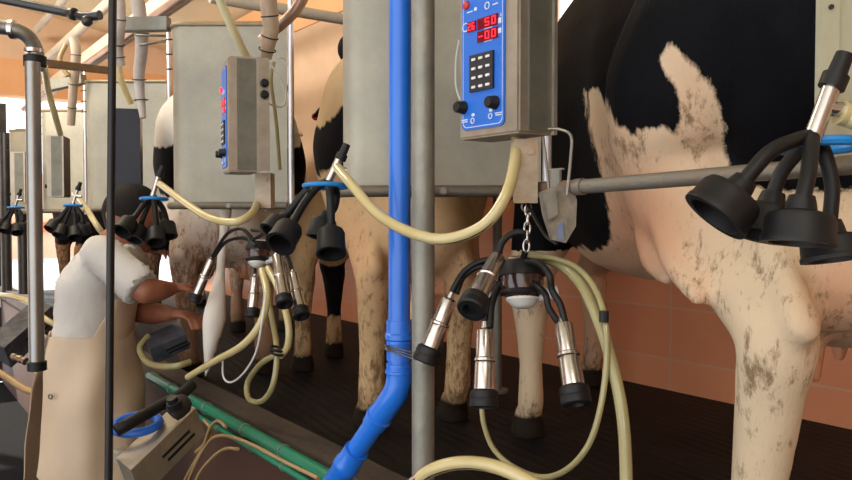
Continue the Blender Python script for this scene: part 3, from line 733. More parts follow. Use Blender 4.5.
# chain between bracket and cluster
t = thing('chain', 'short steel chain holding up the front milking cluster', 'chain', V(528, 245, .97))
for k in range(5):
    a = V(528 - k*.4, 210 + k*9, .968); ax = RIGHT if k % 2 else -FWD
    pts = []
    for q in range(16):
        an = 2*math.pi*q/16; s_ = ax.cross(V3((0, 0, 1))).normalized(); pts.append(a + V3((0, 0, math.sin(an)*.0115)) + s_*(math.cos(an)*.0055))
    MB().tube(pts, .0018, 6, 1, True).build('link', steel, t)

# ------------------------------------------------------------------ wash jetters (black cups on a steel manifold)
def jetter(label, capx, mani, ringc, cups, v, s=1.0, ring=.045, hub=None, tr=.0098):
    """capx: (top, bottom) of black plug; mani: steel tube ends; cups: (tube points, mouth axis end)"""
    t = thing('wash_jetter', label, 'wash jetter', mani[1], 'black wash jetters hanging on the rail')
    MB().lathe(capx[0], capx[1], [(0, .009*s), ((capx[1]-capx[0]).length*.6, .010*s), ((capx[1]-capx[0]).length*.62, .0135*s), ((capx[1]-capx[0]).length, .0135*s)], 18).build('plug', rubber, t)
    mm = MB().cyl(mani[0], mani[1], .0092*s, None, 18)
    mid = mani[0].lerp(mani[1], .4); mm.cyl(mid, mid + RIGHT*.03*s - V3((0, 0, .004)), .008*s, None, 14)
    mm.build('manifold', steel, t)
    MB().torus(ringc, V3((0, 0, 1)) + FWD*.06, ring*s, .0055*s, 32, 8).build('ring_clip', blue_ring, t)
    for pts, (c0, c1) in cups:
        tb = MB().tube(pts + [c0.lerp(c1, .15)], tr*s, 14, 8).build('tube', rubber, t, angle=60)
        cu = MB(); R_ = .033*s; L_ = (c1-c0).length
        cu.use(rubber).lathe(c0, c1, [(-.012, .012*s), (-.004, .014*s), (.002, R_*.45), (.006, R_*.90), (.012, R_*.99), (L_*.80, R_*1.02), (L_*.86, R_*1.06), (L_, R_*1.06), (L_, R_*.82), (L_*.35, R_*.75)], 30)
        cu.use(rubber_in).lathe(c0.lerp(c1, .35), c1, [(0, R_*.75), (.0006, R_*.2)], 24)
        cu.build('cup', None, t)
    return t
v = .80
jetter('nearest black wash jetter with four cups in front of the cow\'s hind leg', (P(845, 54, .80), P(831, 88, .80)), (P(832, 86, .80), P(812, 140, .80)), P(819, 146, .84),
    [([P(812, 136, .80), P(796, 140, .79), P(770, 152, .77), P(745, 180, .765)], (P(738, 189, .770), P(714, 217, .770))),
     ([P(814, 140, .82), P(800, 150, .82), P(782, 172, .82), P(772, 198, .82)], (P(771, 204, .82), P(764, 236, .815))),
     ([P(812, 138, .79), P(811, 150, .775), P(808, 175, .755), P(802, 202, .745)], (P(801, 208, .75), P(798, 244, .748))),
     ([P(816, 140, .81), P(824, 152, .82), P(832, 185, .82), P(830, 222, .82)], (P(831, 232, .82), P(836, 260, .815)))], v, 1.0, .042, tr=.0078)
hose([P(840, 112, .80), P(852, 116, .80), P(880, 124, .78)], .0135, hose_m, 'yellowish hose end leaving the near wash jetter at the right edge', 'wash_hose')
jv = 1.62
jetter('black wash jetter with blue ring between the first and second panels', (P(347, 144, jv), P(340, 160, jv)), (P(339, 159, jv), P(327, 184, jv)), P(326, 186, jv),
    [([P(327, 182, jv), P(316, 188, jv), P(303, 205, jv - .02), P(292, 224, jv - .05)], (P(291, 226, jv - .05), P(280, 244, jv - .09))),
     ([P(326, 182, jv), P(308, 190, jv + .02), P(294, 206, jv + .04), P(284, 218, jv + .05)], (P(283, 219, jv + .05), P(272, 233, jv + .03))),
     ([P(328, 182, jv), P(330, 195, jv - .02), P(331, 215, jv - .03), P(331, 228, jv - .03)], (P(331, 229, jv - .03), P(331, 254, jv - .06))),
     ([P(329, 182, jv), P(336, 192, jv + .04), P(334, 208, jv + .05), P(326, 216, jv + .06)], (P(325, 217, jv + .06), P(320, 238, jv + .05)))], v, .88, .052)
jetter('black wash jetter with blue ring in front of the worker\'s face', (P(163, 166, 2.62), P(159, 177, 2.62)), (P(158.5, 176, 2.62), P(152, 198, 2.62)), P(154, 199, 2.62),
    [([P(152, 197, 2.62), P(144, 204, 2.6), P(137, 214, 2.58), P(132, 220, 2.56)], (P(131, 220, 2.56), P(122, 232, 2.52))),
     ([P(152, 197, 2.62), P(148, 206, 2.62), P(143, 218, 2.6), P(140, 226, 2.6)], (P(140, 226, 2.6), P(134, 240, 2.57))),
     ([P(153, 197, 2.62), P(155, 210, 2.6), P(156, 222, 2.6), P(156, 228, 2.6)], (P(156, 228, 2.6), P(156, 243, 2.57))),
     ([P(153, 197, 2.62), P(162, 207, 2.64), P(166, 218, 2.65), P(166, 222, 2.65)], (P(166, 222, 2.65), P(168, 237, 2.63)))], v, .95)
def small_jetter(px, py, D, lab):
    k = lambda dx, dy, dd=0: P(px + dx*2.62/D, py + dy*2.62/D, D + dd)
    jetter(lab, (k(9, -31), k(5, -20)), (k(4.5, -21), k(-2, 0)), k(0, 1),
     [([k(-2, -1), k(-10, 6), k(-17, 16), k(-22, 22)], (k(-23, 22), k(-32, 34, -.03))), ([k(-2, -1), k(-6, 8), k(-11, 20), k(-14, 28)], (k(-14, 28), k(-20, 42, -.03))),
      ([k(-1, -1), k(1, 12), k(2, 24), k(2, 30)], (k(2, 30), k(2, 45, -.03))), ([k(-1, -1), k(8, 9), k(12, 20), k(12, 24)], (k(12, 24), k(14, 39, .02)))], v, .95)
small_jetter(74, 205, 3.55, 'far black wash jetter left of the worker\'s head')
small_jetter(16, 207, 4.5, 'farthest black wash jetter at the left edge')

# ------------------------------------------------------------------ pit boxes with slots
def pit_box(label, p0, p1, wv, h, m):
    """p0 lower outer end, p1 upper inner end of the top edge, wv: width vector"""
    L_ = p1 - p0; x = L_.normalized(); y = wv.normalized(); z = x.cross(y).normalized()
    if z.z < 0: z = -z
    t = thing('pit_box', label, 'pit box', (p0+p1)/2 - z*h)
    a, b, c, d = p0, p1, p1 + wv, p0 + wv
    q = MB(); q.hexa([a - z*h, b - z*h, c - z*h, d - z*h, a, b, c, d]); q.build('housing', m, t)
    s = MB()
    for i in range(3):
        for j in range(2):
            o_ = a + L_*(.38 + .14*i + .05*j) - z*(h*(.42 + .22*j)) - (y*.0015)
            dv = x*.045 - z*.0
            s.hexa([o_ - z*.008, o_ + dv - z*.008, o_ + dv - z*.008 + y*.004, o_ - z*.008 + y*.004, o_, o_ + dv, o_ + dv + y*.004, o_ + y*.004])
    for k in range(0, len(s.f), 6):
        one = MB(); i0 = k//6*8; one.hexa(s.v[i0:i0+8]); one.build('slot', rubber_in, t)
    return t, z
pbx, pz_ = pit_box('steel slotted box tilted on the pit edge below the second cluster', P(131, 470, 1.92), P(196, 408, 2.18), (P(116, 458, 2.0) - P(131, 470, 1.92)), .085, boxsteel)
copy_p, _ = pit_box('steel slotted box at the far left pit edge', P(4, 348, 3.55), P(52, 306, 3.9), (P(-12, 338, 3.65) - P(4, 348, 3.55)), .11, zinc_blue)
pit_box('bluish metal box on the pit edge under the worker\'s forearms', P(150, 350, 2.78), P(186, 334, 2.86), (P(144, 336, 2.9) - P(150, 350, 2.78)), .06, zinc_blue)
# valve, black hose and blue ring resting on the near box
m = MB(); m.tube([P(116, 431, 1.98), P(128, 424, 2.0), P(146, 414, 2.05), P(162, 405, 2.1), P(180, 395, 2.15), P(192, 385, 2.2)], [.017, .017, .016, .017, .016], 16, 6)
single('black_sleeve', m, rubber, 'thick black rubber sleeve lying across the steel pit box', 'sleeve', P(146, 414, 2.05))
t = thing('valve_body', 'dirty dark valve on top of the steel pit box', 'valve', P(176, 412, 2.12))
m = MB().lathe(P(170, 415, 2.1), P(186, 400, 2.12), [(0, .012), (.004, .026), (.02, .03), (.045, .03), (.06, .02), (.065, .01)], 18); m.build('body', mat('grimy_dark', (58, 52, 48), .6, .2, (38, 34, 32), 25., .5), t)
MB().lathe(P(176, 408, 2.08), P(170, 394, 2.06), [(0, .02), (.02, .02), (.022, .014), (.035, .014)], 16).build('cap', rubber, t)
m = MB(); m.torus(P(137, 424, 2.10), (V3((0, 0, 1)) + FWD*-.18), .058, .012, 30, 10)
single('blue_ring', m, mat('blue_plastic', (30, 100, 200), .4), 'blue plastic ring under the black sleeve', 'ring', P(140, 424, 2.0))
m = MB(); m.lathe(P(123, 462, 2.08), P(123, 440, 2.08), [(0, .02), (.03, .024), (.036, .02)], 18)
single('rubber_foot', m, mat('dull_white_pl', (150, 140, 124), .6), 'pale cup shaped fitting under the blue ring', 'fitting', P(123, 462, 2.08))
# teat cup by the worker's apron
t = thing('teat_cup', 'ribbed silver teat cup with black head behind the apron at left', 'teat cup', P(25, 362, 3.2))
MB().lathe(P(12, 356, 3.2), P(42, 368, 3.15), [(0, .012), (.02, .016), (.022, .012), (.05, .016), (.052, .012), (.075, .016)], 18).build('shell', steel, t)
MB().lathe(P(30, 363, 3.17), P(44, 368, 3.15), [(0, .017), (.01, .022), (.05, .022), (.055, .016)], 18).build('rubber_head', rubber, t)

# ------------------------------------------------------------------ bodies
def blob_mesh(mb, voxel, smooth=4):
    me = bpy.data.meshes.new('blob'); me.from_pydata([tuple(v) for v in mb.v], [], mb.f); me.update()
    bm = bmesh.new(); bm.from_mesh(me); bmesh.ops.recalc_face_normals(bm, faces=bm.faces[:]); bm.to_mesh(me); bm.free()
    ob = bpy.data.objects.new('blob', me); COL.objects.link(ob)
    r = ob.modifiers.new('r', 'REMESH'); r.mode = 'VOXEL'; r.voxel_size = voxel; r.use_smooth_shade = True
    s = ob.modifiers.new('s', 'SMOOTH'); s.factor = .5; s.iterations = smooth
    dg = bpy.context.evaluated_depsgraph_get(); out = bpy.data.meshes.new_from_object(ob.evaluated_get(dg))
    bpy.data.objects.remove(ob); bpy.data.meshes.remove(me)
    for p in out.polygons: p.use_smooth = True
    return out
def limb(mb, pts, rads, seg=16, n=6):
    """smooth tapered limb with rounded ends"""
    pts = [V3(p) for p in pts]
    mb.tube(pts, list(rads), seg, n); mb.ball(pts[0], rads[0], seg); mb.ball(pts[-1], rads[-1], seg)

def fur_material(name, black=(7, 7, 12), white=(222, 198, 166), dirt=(116, 92, 62), pink=(204, 142, 108)):
    m = bpy.data.materials.new(name); m.use_nodes = True
    nt = m.node_tree; b = nt.nodes['Principled BSDF']; L = nt.links.new; N = nt.nodes.new
    def attr(a): q = N('ShaderNodeAttribute'); q.attribute_name = a; return q.outputs['Fac']
    tc = N('ShaderNodeTexCoord')
    def noise(scale, det=6, rough=.6, vec=None):
        q = N('ShaderNodeTexNoise'); q.inputs['Scale'].default_value = scale; q.inputs['Detail'].default_value = det; q.inputs['Roughness'].default_value = rough
        L(vec or tc.outputs['Object'], q.inputs['Vector']); return q.outputs['Fac']
    def math_(op, a, b_=None, clamp=False):
        q = N('ShaderNodeMath'); q.operation = op; q.use_clamp = clamp
        for i, x in enumerate((a, b_)):
            if x is None: continue
            if isinstance(x, (int, float)): q.inputs[i].default_value = x
            else: L(x, q.inputs[i])
        return q.outputs[0]
    def mix(f, a, c):
        q = N('ShaderNodeMix'); q.data_type = 'RGBA'
        L(f, q.inputs['Factor'])
        for k, x in (('A', a), ('B', c)):
            if isinstance(x, tuple): q.inputs[k].default_value = lin(x)
            else: L(x, q.inputs[k])
        return q.outputs['Result']
    mp = N('ShaderNodeMapping'); mp.inputs['Scale'].default_value = (1, 1, .35); L(tc.outputs['Object'], mp.inputs['Vector'])
    n1 = noise(26, 6, .7, mp.outputs['Vector'])
    wv = math_('ADD', attr('white'), math_('MULTIPLY', math_('SUBTRACT', n1, .5), .05))
    wm = math_('MULTIPLY', math_('ADD', wv, .004), 120, True)
    nb = noise(5, 4)
    wcol = mix(nb, white, tuple(int(x*.88) for x in white))
    pk = mix(math_('MULTIPLY', attr('pink'), .8, True), wcol, pink)
    n2 = noise(58, 5, .75, mp.outputs['Vector']); n3 = noise(9, 4, .6)
    df = math_('MULTIPLY', math_('SUBTRACT', math_('ADD', math_('MULTIPLY', attr('dirt'), .30), math_('ADD', math_('MULTIPLY', n2, 1.3), math_('MULTIPLY', n3, .5))), 1.09), 5, True)
    dcol = mix(math_('MULTIPLY', df, .85), pk, dirt)
    col = mix(wm, black, dcol)
    col = mix(math_('MULTIPLY', attr('hoof'), 1, True), col, (46, 38, 32))
    L(col, b.inputs['Base Color'])
    b.inputs['Roughness'].default_value = .7; b.inputs['Specular IOR Level'].default_value = .12
    n4 = noise(160, 3, .6, mp.outputs['Vector']); bp = N('ShaderNodeBump'); bp.inputs['Strength'].default_value = .35; bp.inputs['Distance'].default_value = .004
    L(n4, bp.inputs['Height']); L(bp.outputs['Normal'], b.inputs['Normal'])
    return m

def poly_sd(px, py, poly):
    """signed distance (positive inside) of points to a polygon, in pixels"""
    n = len(poly); d = np.full(px.shape, 1e9); inside = np.zeros(px.shape, bool)
    for i in range(n):
        ax, ay = poly[i]; bx, by = poly[(i+1) % n]
        ex, ey = bx-ax, by-ay; t = np.clip(((px-ax)*ex + (py-ay)*ey) / max(1e-9, ex*ex+ey*ey), 0, 1)
        d = np.minimum(d, np.hypot(px-ax-t*ex, py-ay-t*ey))
        c = ((ay > py) != (by > py)) & (px < (bx-ax)*(py-ay)/((by-ay) if by != ay else 1e-9) + ax)
        inside ^= c
    return np.where(inside, d, -d)

def cow(label, hind, theta, fur, voxel=.02, body_s=1.0, legs=None, coat=None, cond='white', neck_turn=0, head_z=1.15, tail=None, folds=None, ys=1.0):
    """hind: (u, v) of the near hind hoof; theta: angle from the row into the platform"""
    a = math.radians(theta)
    fwd = V3((-math.cos(a), math.sin(a), 0)); lef = V3((-math.sin(a), -math.cos(a), 0))
    org = V3((-hind[0], hind[1], 0)) - lef*(.19*ys)
    W = lambda x, y, z: org + fwd*x + lef*(y*ys) + V3((0, 0, z))
    def loc(u, vv):  # world u,v -> local x,y
        d = V3((-u, vv, 0)) - org; return d.dot(fwd), d.dot(lef)/ys
    mb = MB()
    st = [(-.24, 1.22, .05, .07), (-.20, 1.17, .14, .18), (-.10, 1.10, .22, .28), (.05, 1.06, .26, .34), (.25, 1.04, .275, .37), (.5, 1.00, .30, .425), (.75, .975, .335, .445), (1.0, .975, .335, .445), (1.22, .965, .285, .405), (1.40, .99, .235, .36), (1.55, 1.04, .17, .29), (1.62, 1.05, .1, .2)]
    R = []
    xs = [s[0] for s in st]
    for i in range(40):
        x = xs[0] + (xs[-1]-xs[0])*i/39
        j = max(k for k in range(len(st)-1) if xs[k] <= x + 1e-9); t = (x-xs[j])/(xs[j+1]-xs[j]); t = t*t*(3-2*t)*.4 + t*.6
        zc, hw, hh = [st[j][k]*(1-t) + st[j+1][k]*t for k in (1, 2, 3)]
        ring = []
        hw *= body_s
        for k in range(28):
            an = 2*math.pi*k/28; c_, s_ = math.cos(an), math.sin(an)
            ring.append(W(x, hw*math.copysign(abs(c_)**.85, c_), zc + hh*math.copysign(abs(s_)**.9, s_)))
        R.append(ring)
    mb.rings(R)
    lg = dict(hn=(0, .19), hf=(0.05, -.19), fn=(1.38, .17), ff=(1.42, -.17))
    for k, q in (legs or {}).items(): lg[k] = loc(*q)
    hoofs = []
    for k in ('hn', 'hf'):
        hx, hy = lg[k]; sy = math.copysign(1, hy) if k == 'hn' else -1; sy = 1 if k == 'hn' else -1
        limb(mb, [W(.10, sy*.13, 1.08), W(.20, sy*.19, .92), W(.20 + hx*.4, sy*.20 + (hy-sy*.19)*.3, .76), W(.04 + hx*.8, hy - sy*.0, .62), W(-.065 + hx, hy, .525), W(-.052 + hx, hy, .43), W(-.020 + hx, hy, .27), W(.000 + hx, hy, .14), W(.040 + hx, hy, .08)],
             [.20, .185, .135, .080, .062, .052, .042, .046, .042], 18)
        limb(mb, [W(.02 + hx*.6, hy, .72), W(-.085 + hx, hy, .62), W(-.138 + hx, hy, .545)], [.05, .024, .029], 12)
        mb.lathe(W(.06 + hx, hy, .095), W(.08 + hx, hy, 0), [(0, .04), (.03, .05), (.095, .062)], 18); hoofs.append(W(hx + .065, hy, 0))
    for k in ('fn', 'ff'):
        fx, fy = lg[k]; sy = 1 if k == 'fn' else -1
        limb(mb, [W(1.40, sy*.14, 1.02), W(1.38, sy*.17, .84), W(1.30 + (fx-1.38)*.4, fy*.6 + sy*.07, .68), W(fx - .02, fy, .52), W(fx, fy, .42), W(fx - .005, fy, .36), W(fx - .01, fy, .24), W(fx - .01, fy, .12), W(fx + .015, fy, .08)],
             [.16, .15, .105, .068, .060, .05, .036, .042, .038], 18)
        mb.lathe(W(fx + .02, fy, .095), W(fx + .035, fy, 0), [(0, .038), (.03, .048), (.095, .058)], 18); hoofs.append(W(fx + .02, fy, 0))
    # udder with teats
    ud = W(.10, -.02, .67)
    mb.ball(ud, .20, 20, (1, 1, 1)); mb.ball(W(.24, 0, .70), .18, 18); mb.ball(W(.0, .07, .64), .13, 16); mb.ball(W(.0, -.07, .64), .13, 16)
    tt = []
    for x, y in ((.02, .08), (.02, -.08), (.2, .08), (.2, -.08)):
        limb(mb, [W(x, y, .52), W(x, y, .44)], [.025, .017], 10, 1); tt.append(W(x, y, .45))
    # flank fold, brisket, hip bones, dewlap
    limb(mb, [W(.42, .17, .84), W(.33, .185, .72), W(.22, .19, .62)], [.12, .07, .04], 12)
    limb(mb, [W(.42, -.17, .84), W(.33, -.185, .72), W(.22, -.19, .62)], [.12, .07, .04], 12)
    for sy in (1, -1):
        mb.ball(W(.42, sy*.21, 1.33), .07, 14); mb.ball(W(-.17, sy*.11, 1.20), .06, 12)
    limb(mb, [W(1.5, 0, .80), W(1.3, 0, .68)], [.14, .12], 14, 1)
    for pts_, r_ in (folds or []):
        q_ = []
        for (fx_, fy_) in pts_:
            d_ = FWD + RIGHT*((fx_-CX)/F) + UP*((CY-fy_)/F); q_.append(CAM + d_*(((org + lef*.285 - CAM).dot(lef))/d_.dot(lef)))
        limb(mb, q_, [r_*.5, r_, r_, r_*.5], 10)
    # neck and head
    na = math.radians(neck_turn); nf = fwd*math.cos(na) - lef*math.sin(na); nl = lef*math.cos(na) + fwd*math.sin(na)
    n0 = W(1.42, 0, 1.12)
    H = lambda x, y, z: n0 + nf*x + nl*y + V3((0, 0, z - 1.12))
    hz = head_z
    limb(mb, [H(-.05, 0, 1.12), H(.2, 0, (1.14+hz)/2), H(.42, 0, hz + .06)], [.25, .18, .125], 16)
    limb(mb, [H(.42, 0, hz + .08), H(.52, 0, hz + .03), H(.66, 0, hz - .12), H(.78, 0, hz - .26)], [.115, .125, .09, .075], 16)
    mb.ball(H(.80, 0, hz - .28), .08, 14, (1, 1.1, .9))
    for sy in (1, -1):
        limb(mb, [H(.42, sy*.09, hz + .10), H(.38, sy*.18, hz + .09), H(.36, sy*.25, hz + .05)], [.03, .045, .02], 10, 4)
        mb.ball(H(.56, sy*.105, hz + .03), .025, 10)
    # tail
    tl = tail or [W(-.20, 0, 1.28), W(-.27, .01, 1.15), W(-.28, .02, .9), W(-.27, .03, .6), W(-.26, .03, .42), W(-.25, .03, .25)]
    limb(mb, tl, [.04, .03, .022, .022, .045, .015], 12)
    me = blob_mesh(mb, voxel, 5)
    n = len(me.vertices); co = np.empty(n*3); me.vertices.foreach_get('co', co); co = co.reshape(-1, 3)
    rel = co - np.array(org); lx = rel @ np.array(fwd); ly = rel @ np.array(lef); lz = rel[:, 2]
    white, pink, dirt, hoof = coat(co, lx, ly, lz)
    hoof = np.zeros(n)
    for h_ in hoofs:
        d = np.hypot(co[:, 0]-h_.x, co[:, 1]-h_.y); hoof = np.maximum(hoof, ((d < .12) & (lz < .075)) * 1.0)
    for q in tt: pink = np.maximum(pink, np.clip(1 - np.linalg.norm(co - np.array(q), axis=1)/.10, 0, 1)*1.6)
    for sy in (1, -1):
        e_ = H(.57, sy*.12, hz + .03); hoof = np.maximum(hoof, (np.linalg.norm(co - np.array(e_), axis=1) < .022)*1.0)
    base = W(0, 0, 0)
    me.vertices.foreach_set('co', (co - np.array(base)).reshape(-1))
    for nm, arr in (('white', white), ('pink', pink), ('dirt', dirt), ('hoof', hoof)):
        at = me.attributes.new(nm, 'FLOAT', 'POINT'); at.data.foreach_set('value', arr.astype(np.float32))
    me.materials.append(fur); me.update()
    o = bpy.data.objects.new('cow', me); COL.objects.link(o); o.location = base; o['_loc'] = list(base)
    tag(o, label, 'cow', 'cows standing on the platform')
    return o, H

def project(co):
    r = co - np.array(CAM); D = r @ np.array(FWD)
    return CX + F*(r @ np.array(RIGHT))/D, CY - F*(r @ np.array(UP))/D, D

fur1 = fur_material('holstein_coat')
fur2 = fur_material('dun_coat', (20, 18, 20), (212, 178, 134), (110, 84, 58))
fur4 = fur_material('pied_coat', (12, 11, 14), (232, 224, 214), (150, 106, 68))
fur3 = fur_material('dark_coat', (22, 18, 18), (150, 116, 86), (60, 48, 38))

WHITE1 = [(585, 91), (597, 90), (608, 108), (618, 124), (634, 131), (664, 129), (672, 138), (681, 132), (684, 116), (678, 96), (670, 76), (661, 60), (671, 46), (686, 58), (700, 72), (716, 92), (721, 118), (724, 150), (730, 172), (745, 186), (775, 190), (810, 192), (860, 190),
          (900, 200), (900, 900), (300, 900), (300, 270), (520, 262), (560, 262), (580, 246), (592, 252), (606, 246), (611, 236), (609, 212), (604, 190), (598, 160), (590, 125)]
def coat1(co, x, y, z):
    px, py, D = project(co)
    w_ = poly_sd(px, py, WHITE1) / F * np.maximum(D, .3)
    far = y < -.1
    w_ = np.where(far, np.where(z < .72, .1, .08*np.sin(x*5 + 1)*np.cos(z*4 + y*3)), w_)
    w_ = np.where((z < .60), np.maximum(w_, .03), w_)
    pink = np.zeros(len(x))
    for cx_, cy_, rx, ry, a in ((640, 230, 55, 75, 1.0), (690, 110, 40, 70, .45), (615, 140, 40, 50, .5), (700, 300, 14, 50, .5), (840, 290, 36, 60, .8), (600, 270, 70, 30, .8), (585, 330, 20, 60, .7)):
        pink = np.maximum(pink, a*np.exp(-((px-cx_)/rx)**2 - ((py-cy_)/ry)**2))
    dirt = np.zeros(len(x))
    for cx_, cy_, rx, ry, a in ((752, 375, 26, 36, 1.0), (785, 330, 26, 30, .7), (705, 262, 26, 50, .8), (692, 125, 34, 60, .7), (625, 150, 45, 34, .75), (628, 292, 50, 12, 1.0), (530, 420, 30, 30, 1.1), (530, 300, 20, 60, .3), (590, 370, 20, 30, 1.2), (760, 480, 30, 40, .4)):
        dirt = np.maximum(dirt, a*np.exp(-((px-cx_)/rx)**2 - ((py-cy_)/ry)**2))
    dirt = np.maximum(dirt, np.clip((.22 - z)/.2, 0, 1)*1.2)
    dirt = np.maximum(dirt, np.where((px > 690) & (py > 190), .42, .12))
    return w_, pink, dirt*.8 + .1, None
c1h = (.688, 1.15)
_u = lambda p: (-p.x, p.y)
g1, g2 = _u(G(530, 438)), _u(G(592, 386))
cow('large black and white cow nearest the camera at the right', c1h, 32, fur1, .012, legs=dict(fn=g1, ff=g2), coat=coat1, neck_turn=-10, head_z=1.12,
    folds=[([(655, 185), (664, 220), (678, 262), (698, 300)], .030), ([(640, 215), (648, 240), (655, 262), (668, 282)], .026)])

def coat_blobs(blobs, leg_w=.78, legdirt=1.0):
    def f(co, x, y, z):
        w_ = (leg_w - z)*.6
        for (bx, bz, r, s) in blobs:
            d = (r - np.hypot(x-bx, z-bz))
            w_ = np.maximum(w_, d) if s > 0 else np.minimum(w_, -d)
        pink = .7*np.exp(-((x-.12)/.25)**2 - ((z-.55)/.15)**2)
        dirt = np.clip((.8 - z)/.6, 0, 1)*legdirt + .15
        dirt = np.where((x < -.15) & (z < .9), 0, dirt)
        return w_, pink, dirt, None
    return f
h2 = _u(G(372, 437)); f2 = _u(G(303, 372)); ff2 = _u(G(334, 358))
o2, H2 = cow('tan legged cow whose hind legs stand behind the blue pipe', (h2[0] + .035, h2[1] + .02), 26, fur2, .016, ys=.78, legs=dict(fn=f2, ff=ff2), coat=coat_blobs([(1.2, 1.0, .3, 1), (.1, 1.2, .2, 1), (1.38, .35, .14, -1)], .85, .7), neck_turn=-4, head_z=1.2)
h3 = _u(G(192, 396))
o3, H3 = cow('dirty tan and black cow behind the second cluster', (3.27, 1.10), 30, fur4, .018, ys=.84, coat=coat_blobs([(1.5, 1.1, .55, 1), (1.0, .9, .3, 1), (.0, 1.2, .2, 1), (1.9, 1.15, .45, 1), (1.22, 1.12, .16, -1)], .8, 1.5), neck_turn=-4, head_z=1.2,
    tail=[P(236, 150, 3.02), P(229, 190, 2.93), P(224, 230, 2.84), P(220, 275, 2.80), P(214, 320, 2.78), P(206, 374, 2.77)])
cow('dark brown cow being prepared in front of the worker', (4.86, 1.22), 24, fur3, .022, coat=coat_blobs([(.9, 1.0, .3, -1)], .5, 1.), neck_turn=-14)
cow('farthest dark cow standing by the bright doorway', (6.45, 1.22), 24, fur3, .024, coat=coat_blobs([(.9, 1.0, .3, -1)], .5, 1.), neck_turn=-14)

MB().lathe(H2(.365, .245, 1.25), H2(.365, .245, 1.25) - FWD, [(0, .02), (.012, .02)], 14).build('ear_tag', mat('ear_tag_red', (176, 44, 40), .5), o2)
# ------------------------------------------------------------------ the worker
skin = mat('skin', (148, 92, 66), .5, 0, (134, 80, 58), 8., .4)
shirt_m = mat('white_tshirt', (206, 202, 196), .85, 0, (194, 188, 182), 5., .4, .15, 30)
apron_m = mat('cream_apron', (206, 184, 158), .55, 0, (194, 172, 146), 4., .4, .1, 12)
trouser_m = mat('pale_trousers', (196, 178, 164), .8, 0, (180, 162, 150), 6., .4)
hair_m = mat('dark_hair', (18, 14, 13), .7, 0, (28, 22, 20), 60., .5, .3, 160, spec=.2)
boot_m = mat('white_boots', (200, 196, 188), .5)
fd = (RIGHT*.97 + FWD0*.24).normalized(); sdv = V3((fd.y, -fd.x, 0))  # sdv: the worker's right hand side (towards the camera)
BD0 = 2.92
hip = P(90, 352, BD0); hip.z = .14
wk = thing('person', 'worker in white t-shirt and cream apron bending towards a cow\'s udder', 'person', V3((hip.x, hip.y, PITZ)))
def L3(f, r, z): return V3((hip.x, hip.y, 0)) + fd*f + sdv*r + V3((0, 0, z))
chest = P(97, 278, BD0) ; f_ch = (chest - hip).dot(fd); 
sh_f = (P(112, 246, BD0) - hip).dot(fd); nk = P(122, 238, BD0); nk_f = (nk-hip).dot(fd)
hd = P(133, 221, BD0); hd_f = (hd-hip).dot(fd)
zz = lambda py: P(100, py, BD0).z
rs, ls = L3(sh_f - .01, .185, zz(252)), L3(sh_f + .03, -.185, zz(252))
re, le = P(146, 292, BD0 - .22), P(140, 312, BD0 + .11)
rw, lw = P(170, 289, BD0 - .12), P(172, 314, BD0 + .02)
def ell(mb, c, ax, ay, az, rx, ry, rz):
    mb.ball(c, 1.0, 18, (rx, ry, rz), Matrix((ax, ay, az)).transposed())
Z = V3((0, 0, 1))
def torso(mb, g=0.0, low=.1, legs=True):
    st = [(0.0, low, .125, .165), (.0, .22, .12, .16), (f_ch*.55, .33, .115, .155), (f_ch, zz(280), .125, .175), (sh_f*.92, zz(258), .115, .19), (nk_f - .03, zz(243), .075, .12)]
    R = []
    for i in range(len(st)-1):
        for k in range(4):
            t_ = k/4; a_ = [st[i][q]*(1-t_) + st[i+1][q]*t_ for q in range(4)]; R.append(a_)
    R.append(st[-1]); rg = []
    for f_, z_, rf, rr in R:
        rg.append([L3(f_ + (rf+g)*math.cos(2*math.pi*k/24), (rr+g)*math.sin(2*math.pi*k/24), z_) for k in range(24)])
    mb.rings(rg)
b = MB(); torso(b)
limb(b, [L3(nk_f - .03, 0, zz(244)), L3(nk_f, 0, zz(236)), L3(hd_f - .02, 0, zz(224))], [.065, .058, .055])
hc = L3(hd_f, 0, zz(219)); hx = (fd*.94 - Z*.34).normalized(); hz_ = sdv.cross(hx) * -1; hz_ = hx.cross(sdv); hz_ = hz_ if hz_.z > 0 else -hz_
Hd = lambda f_, r_, u_: hc + hx*f_ + sdv*r_ + hz_*u_
ell(b, hc + hz_*.02 - hx*.012, hx, sdv, hz_, .098, .077, .098)
ell(b, Hd(.035, 0, -.05), hx, sdv, hz_, .062, .058, .072)
ell(b, Hd(.075, 0, -.09), hx, sdv, hz_, .022, .026, .02)
limb(b, [Hd(.09, 0, .012), Hd(.108, 0, -.022), Hd(.104, 0, -.032)], [.010, .016, .015], 10, 3)
ell(b, Hd(.092, 0, -.062), hx, sdv, hz_, .010, .022, .010)
ell(b, Hd(.083, 0, .022), hx, sdv, hz_, .014, .045, .010)
for s in (1, -1): ell(b, Hd(-.012, s*.078, -.01), hx, sdv, hz_, .020, .010, .032)
limb(b, [rs, rs.lerp(re, .5), re], [.062, .054, .044]); limb(b, [re, re.lerp(rw, .4), rw], [.044, .045, .028])
limb(b, [ls, ls.lerp(le, .5), le], [.062, .054, .044]); limb(b, [le, le.lerp(lw, .4), lw], [.044, .045, .028])
for s in (1, -1):
    limb(b, [L3(0, s*.09, .12), L3(.02, s*.10, -.15), L3(.02, s*.10, -.38), L3(-.01, s*.10, -.55), L3(-.02, s*.10, -.76)], [.11, .085, .058, .056, .04])
    limb(b, [L3(-.03, s*.10, -.79), L3(.13, s*.11, -.82)], [.04, .03], 12, 1)
